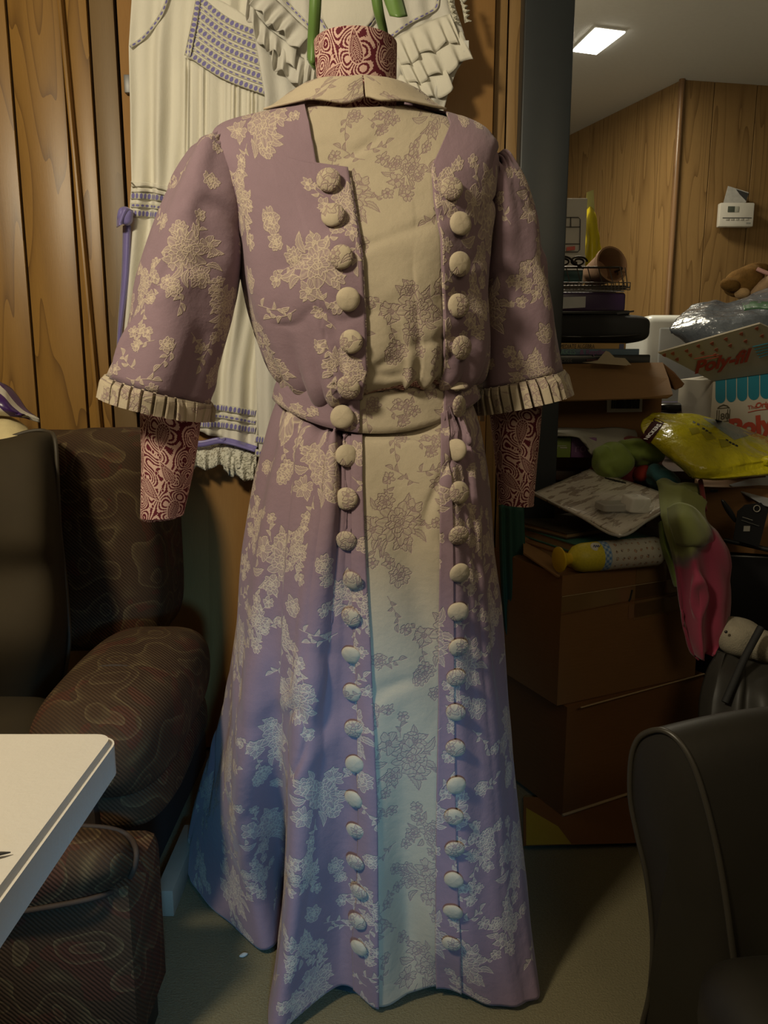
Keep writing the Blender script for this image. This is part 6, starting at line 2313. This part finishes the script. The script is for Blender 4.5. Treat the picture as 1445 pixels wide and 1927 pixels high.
def table_mat():
    m, nt, b = new_mat('nutrition_print')
    uv = nt.nodes.new('ShaderNodeUVMap').outputs[0]
    n = noise_out(nt, uv, 120, 2, .6, (3, .5, 1))
    c = mixc(nt, mth(nt, 'GREATER_THAN', n, .58), (.28, .28, .25), (.12, .12, .11))
    nt.links.new(c, b.inputs['Base Color']); b.inputs['Roughness'].default_value = .3
    return m


decal('nutrition_panel', [(1322, 786), (1352, 790), (1422, 815), (1382, 828)], table_mat())
olive = plain('olive_block_print', (.30, .27, .02), .3)
decal('print_block', [(1296, 806), (1312, 804), (1318, 814), (1302, 818)], olive)
decal('print_block', [(1318, 812), (1335, 812), (1348, 826), (1330, 828)], olive)
decal('print_block', [(1352, 826), (1368, 828), (1376, 838), (1358, 842)], olive)
for k, (x, y) in enumerate([(1304, 792), (1312, 796), (1322, 804), (1328, 808), (1334, 812), (1366, 826), (1372, 830), (1378, 833), (1384, 836)]):
    decal('print_mark', [(x, y), (x + 5, y + 2), (x + 4, y + 5), (x - 1, y + 3)], M['black_ink'], 3)
g = patch([[(1305, 886, 1.83), (1350, 892, 1.80), (1410, 882, 1.82), (1470, 872, 1.84)], [(1302, 897, 1.80), (1350, 899, 1.78), (1410, 894, 1.80), (1470, 888, 1.83)]] * 1 +
          [[(1302, 900, 1.81), (1350, 904, 1.79), (1410, 898, 1.81), (1470, 893, 1.84)]], 14, 30)
sheet('bag_seam', g, yf_, sb_, None, .004)

# brown box with papers, right edge
bb = thing('cardboard_box', 'brown box with white papers on top at the right edge', 'box', tuple(P(1390, 1040, 1.95)))
o, c = fbox('carton_body', 1308, 915, 1500, 1035, 1.93, 1.86, .18, M['card'], bb, .002)
poly_prism('paper_sheet', [P(1372, 912, 1.93), P(1410, 901, 1.98), P(1500, 893, 1.98), P(1500, 965, 1.82), P(1440, 950, 1.84)], .003, plain('blueish_paper', (.38, .40, .42), .5), bb, out=(0, -.4, 1))
box('marker_dash', *(lambda a, e: (a[0], e[0], a[1] - .001, a[1], e[2], a[2]))(P(1336, 921, 1.915), P(1350, 926, 1.915)), M['black_ink'], bb, 0)
stand = thing('black_bin', 'black plastic bin supporting the brown box at the right edge', 'bin', (1.1, 2.0, 0))
zs_ = c[3][2]
quadbox('bin_body', [(c[3][0] + .01, 1.92, zs_ - .004), (c[3][0] + .55, 1.84, zs_ - .004), (c[3][0] + .55, 1.84, 0), (c[3][0] + .03, 1.92, 0)], (.01, .17, 0), M['black_gloss'], stand, .01)
tube('bin_rim', [P(1362, 1016, 1.84), P(1400, 1024, 1.82), P(1480, 1042, 1.78)], .006, M['black_gloss'], stand, 8)
# hang tag
ht = thing('hang_tag', 'black hang tag with a pale ring and small dim print', 'tag', tuple(P(1415, 1000, 1.8)))
q = [P(1402, 950, 1.79), P(1432, 946, 1.79), P(1446, 960, 1.79), P(1428, 1030, 1.79), P(1380, 1015, 1.79), P(1388, 962, 1.79)]
poly_prism('tag_card', q, .002, M['black_gloss'], ht)
a = np.linspace(0, 2 * pi, 20, endpoint=False)
tube('ring_print', [P(1424 + 6 * cos(t), 957 + 6 * sin(t), 1.786) for t in a], .0012, plain('ivory_print', (.30, .28, .24), .5), ht, 6, closed=True)
iv = plain('ivory_print2', (.26, .25, .22), .5)
tube('tag_print_line', [P(1397, 973, 1.786), P(1416, 979, 1.786)], .0008, iv, ht, 5)
tube('tag_print_line', [P(1395, 979, 1.786), P(1410, 984, 1.786), P(1428, 990, 1.786)], .0012, plain('dim_print', (.07, .07, .065), .5), ht, 5)
box('tag_emblem', *(lambda a, e: (a[0], e[0], 1.787, 1.788, e[2], a[2]))(P(1400, 990, 1.786), P(1411, 1000, 1.786)), iv, ht, 0)
blob('black_strap', P(1372, 962, 1.80), (.035, .006, .007), M['black_gloss'], ht, (1, 1), (0, .95, 0))

# white stuffed shape and the grey garment
wh = thing('knit_hat', 'off-white knitted ball shaped bundle above the grey garment', 'bundle', tuple(P(1390, 1200, 1.70)))
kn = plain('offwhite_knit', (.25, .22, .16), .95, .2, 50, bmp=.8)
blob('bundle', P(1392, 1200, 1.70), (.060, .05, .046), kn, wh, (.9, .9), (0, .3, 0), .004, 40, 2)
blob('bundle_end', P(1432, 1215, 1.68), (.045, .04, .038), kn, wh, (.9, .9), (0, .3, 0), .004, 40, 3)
blob('button_eye', P(1366, 1189, 1.650), (.0035, .003, .0035), M['black_gloss'], wh)
gg_ = thing('grey_garment', 'shiny grey garment hanging in folds behind the recliner arm', 'garment', tuple(P(1390, 1330, 1.6)))
g = patch([[(1350, 1222, 1.68), (1375, 1232, 1.66), (1400, 1240, 1.64), (1430, 1245, 1.64), (1480, 1240, 1.66)],
           [(1325, 1270, 1.66), (1360, 1275, 1.61), (1395, 1280, 1.59), (1430, 1280, 1.58), (1480, 1280, 1.6)],
           [(1312, 1320, 1.64), (1350, 1325, 1.58), (1390, 1330, 1.56), (1430, 1330, 1.54), (1480, 1330, 1.56)],
           [(1310, 1400, 1.62), (1345, 1400, 1.56), (1390, 1400, 1.54), (1430, 1400, 1.52), (1480, 1400, 1.54)],
           [(1312, 1560, 1.62), (1345, 1560, 1.56), (1390, 1560, 1.54), (1430, 1560, 1.52), (1480, 1560, 1.54)]], 60, 60)
tt_ = np.linspace(0, 1, 60)[None, :]
g[..., 1] -= .012 * np.sin(tt_ * 17)
sheet('folded_cloth', wrinkle(g, .006, 18, 3), plain('grey_satin', (.028, .026, .022), .5, .35, 9, spec=.3), gg_, None, .02)
tube('strap', [P(1432, 1180, 1.62), P(1400, 1240, 1.60), P(1380, 1285, 1.575), P(1364, 1322, 1.56)], .008, M['black'], gg_, 8, smoothpts=16)

# dark green cloth between the dress and the boxes
tg_ = patch([[(938, 950, 1.86), (950, 948, 1.84), (965, 950, 1.84), (985, 955, 1.86)], [(940, 1050, 1.85), (952, 1050, 1.83), (967, 1050, 1.83), (988, 1050, 1.85)],
             [(945, 1150, 1.85), (956, 1150, 1.83), (970, 1150, 1.83), (992, 1150, 1.85)], [(955, 1245, 1.85), (962, 1245, 1.84), (975, 1245, 1.84), (992, 1245, 1.85)]], 30, 20)
tg_[..., 1] -= .008 * np.sin(np.linspace(0, 1, 20) * 14)[None, :]
o = sheet('green_cloth', tg_, plain('dark_green_cloth', (.012, .060, .045), .8, .15, 20), None, None, .004)
tag(o, 'dark green cloth hanging behind the right side of the skirt', 'cloth')
o = box('dark_suitcase', XZ(965, 1.9, .3), XZ(1004, 1.9, .3), 1.87, 1.93, .0, P(960, 1235, 1.9)[2], M['black'], None, .02)
tag(o, 'black upright case standing behind the lower box', 'case')
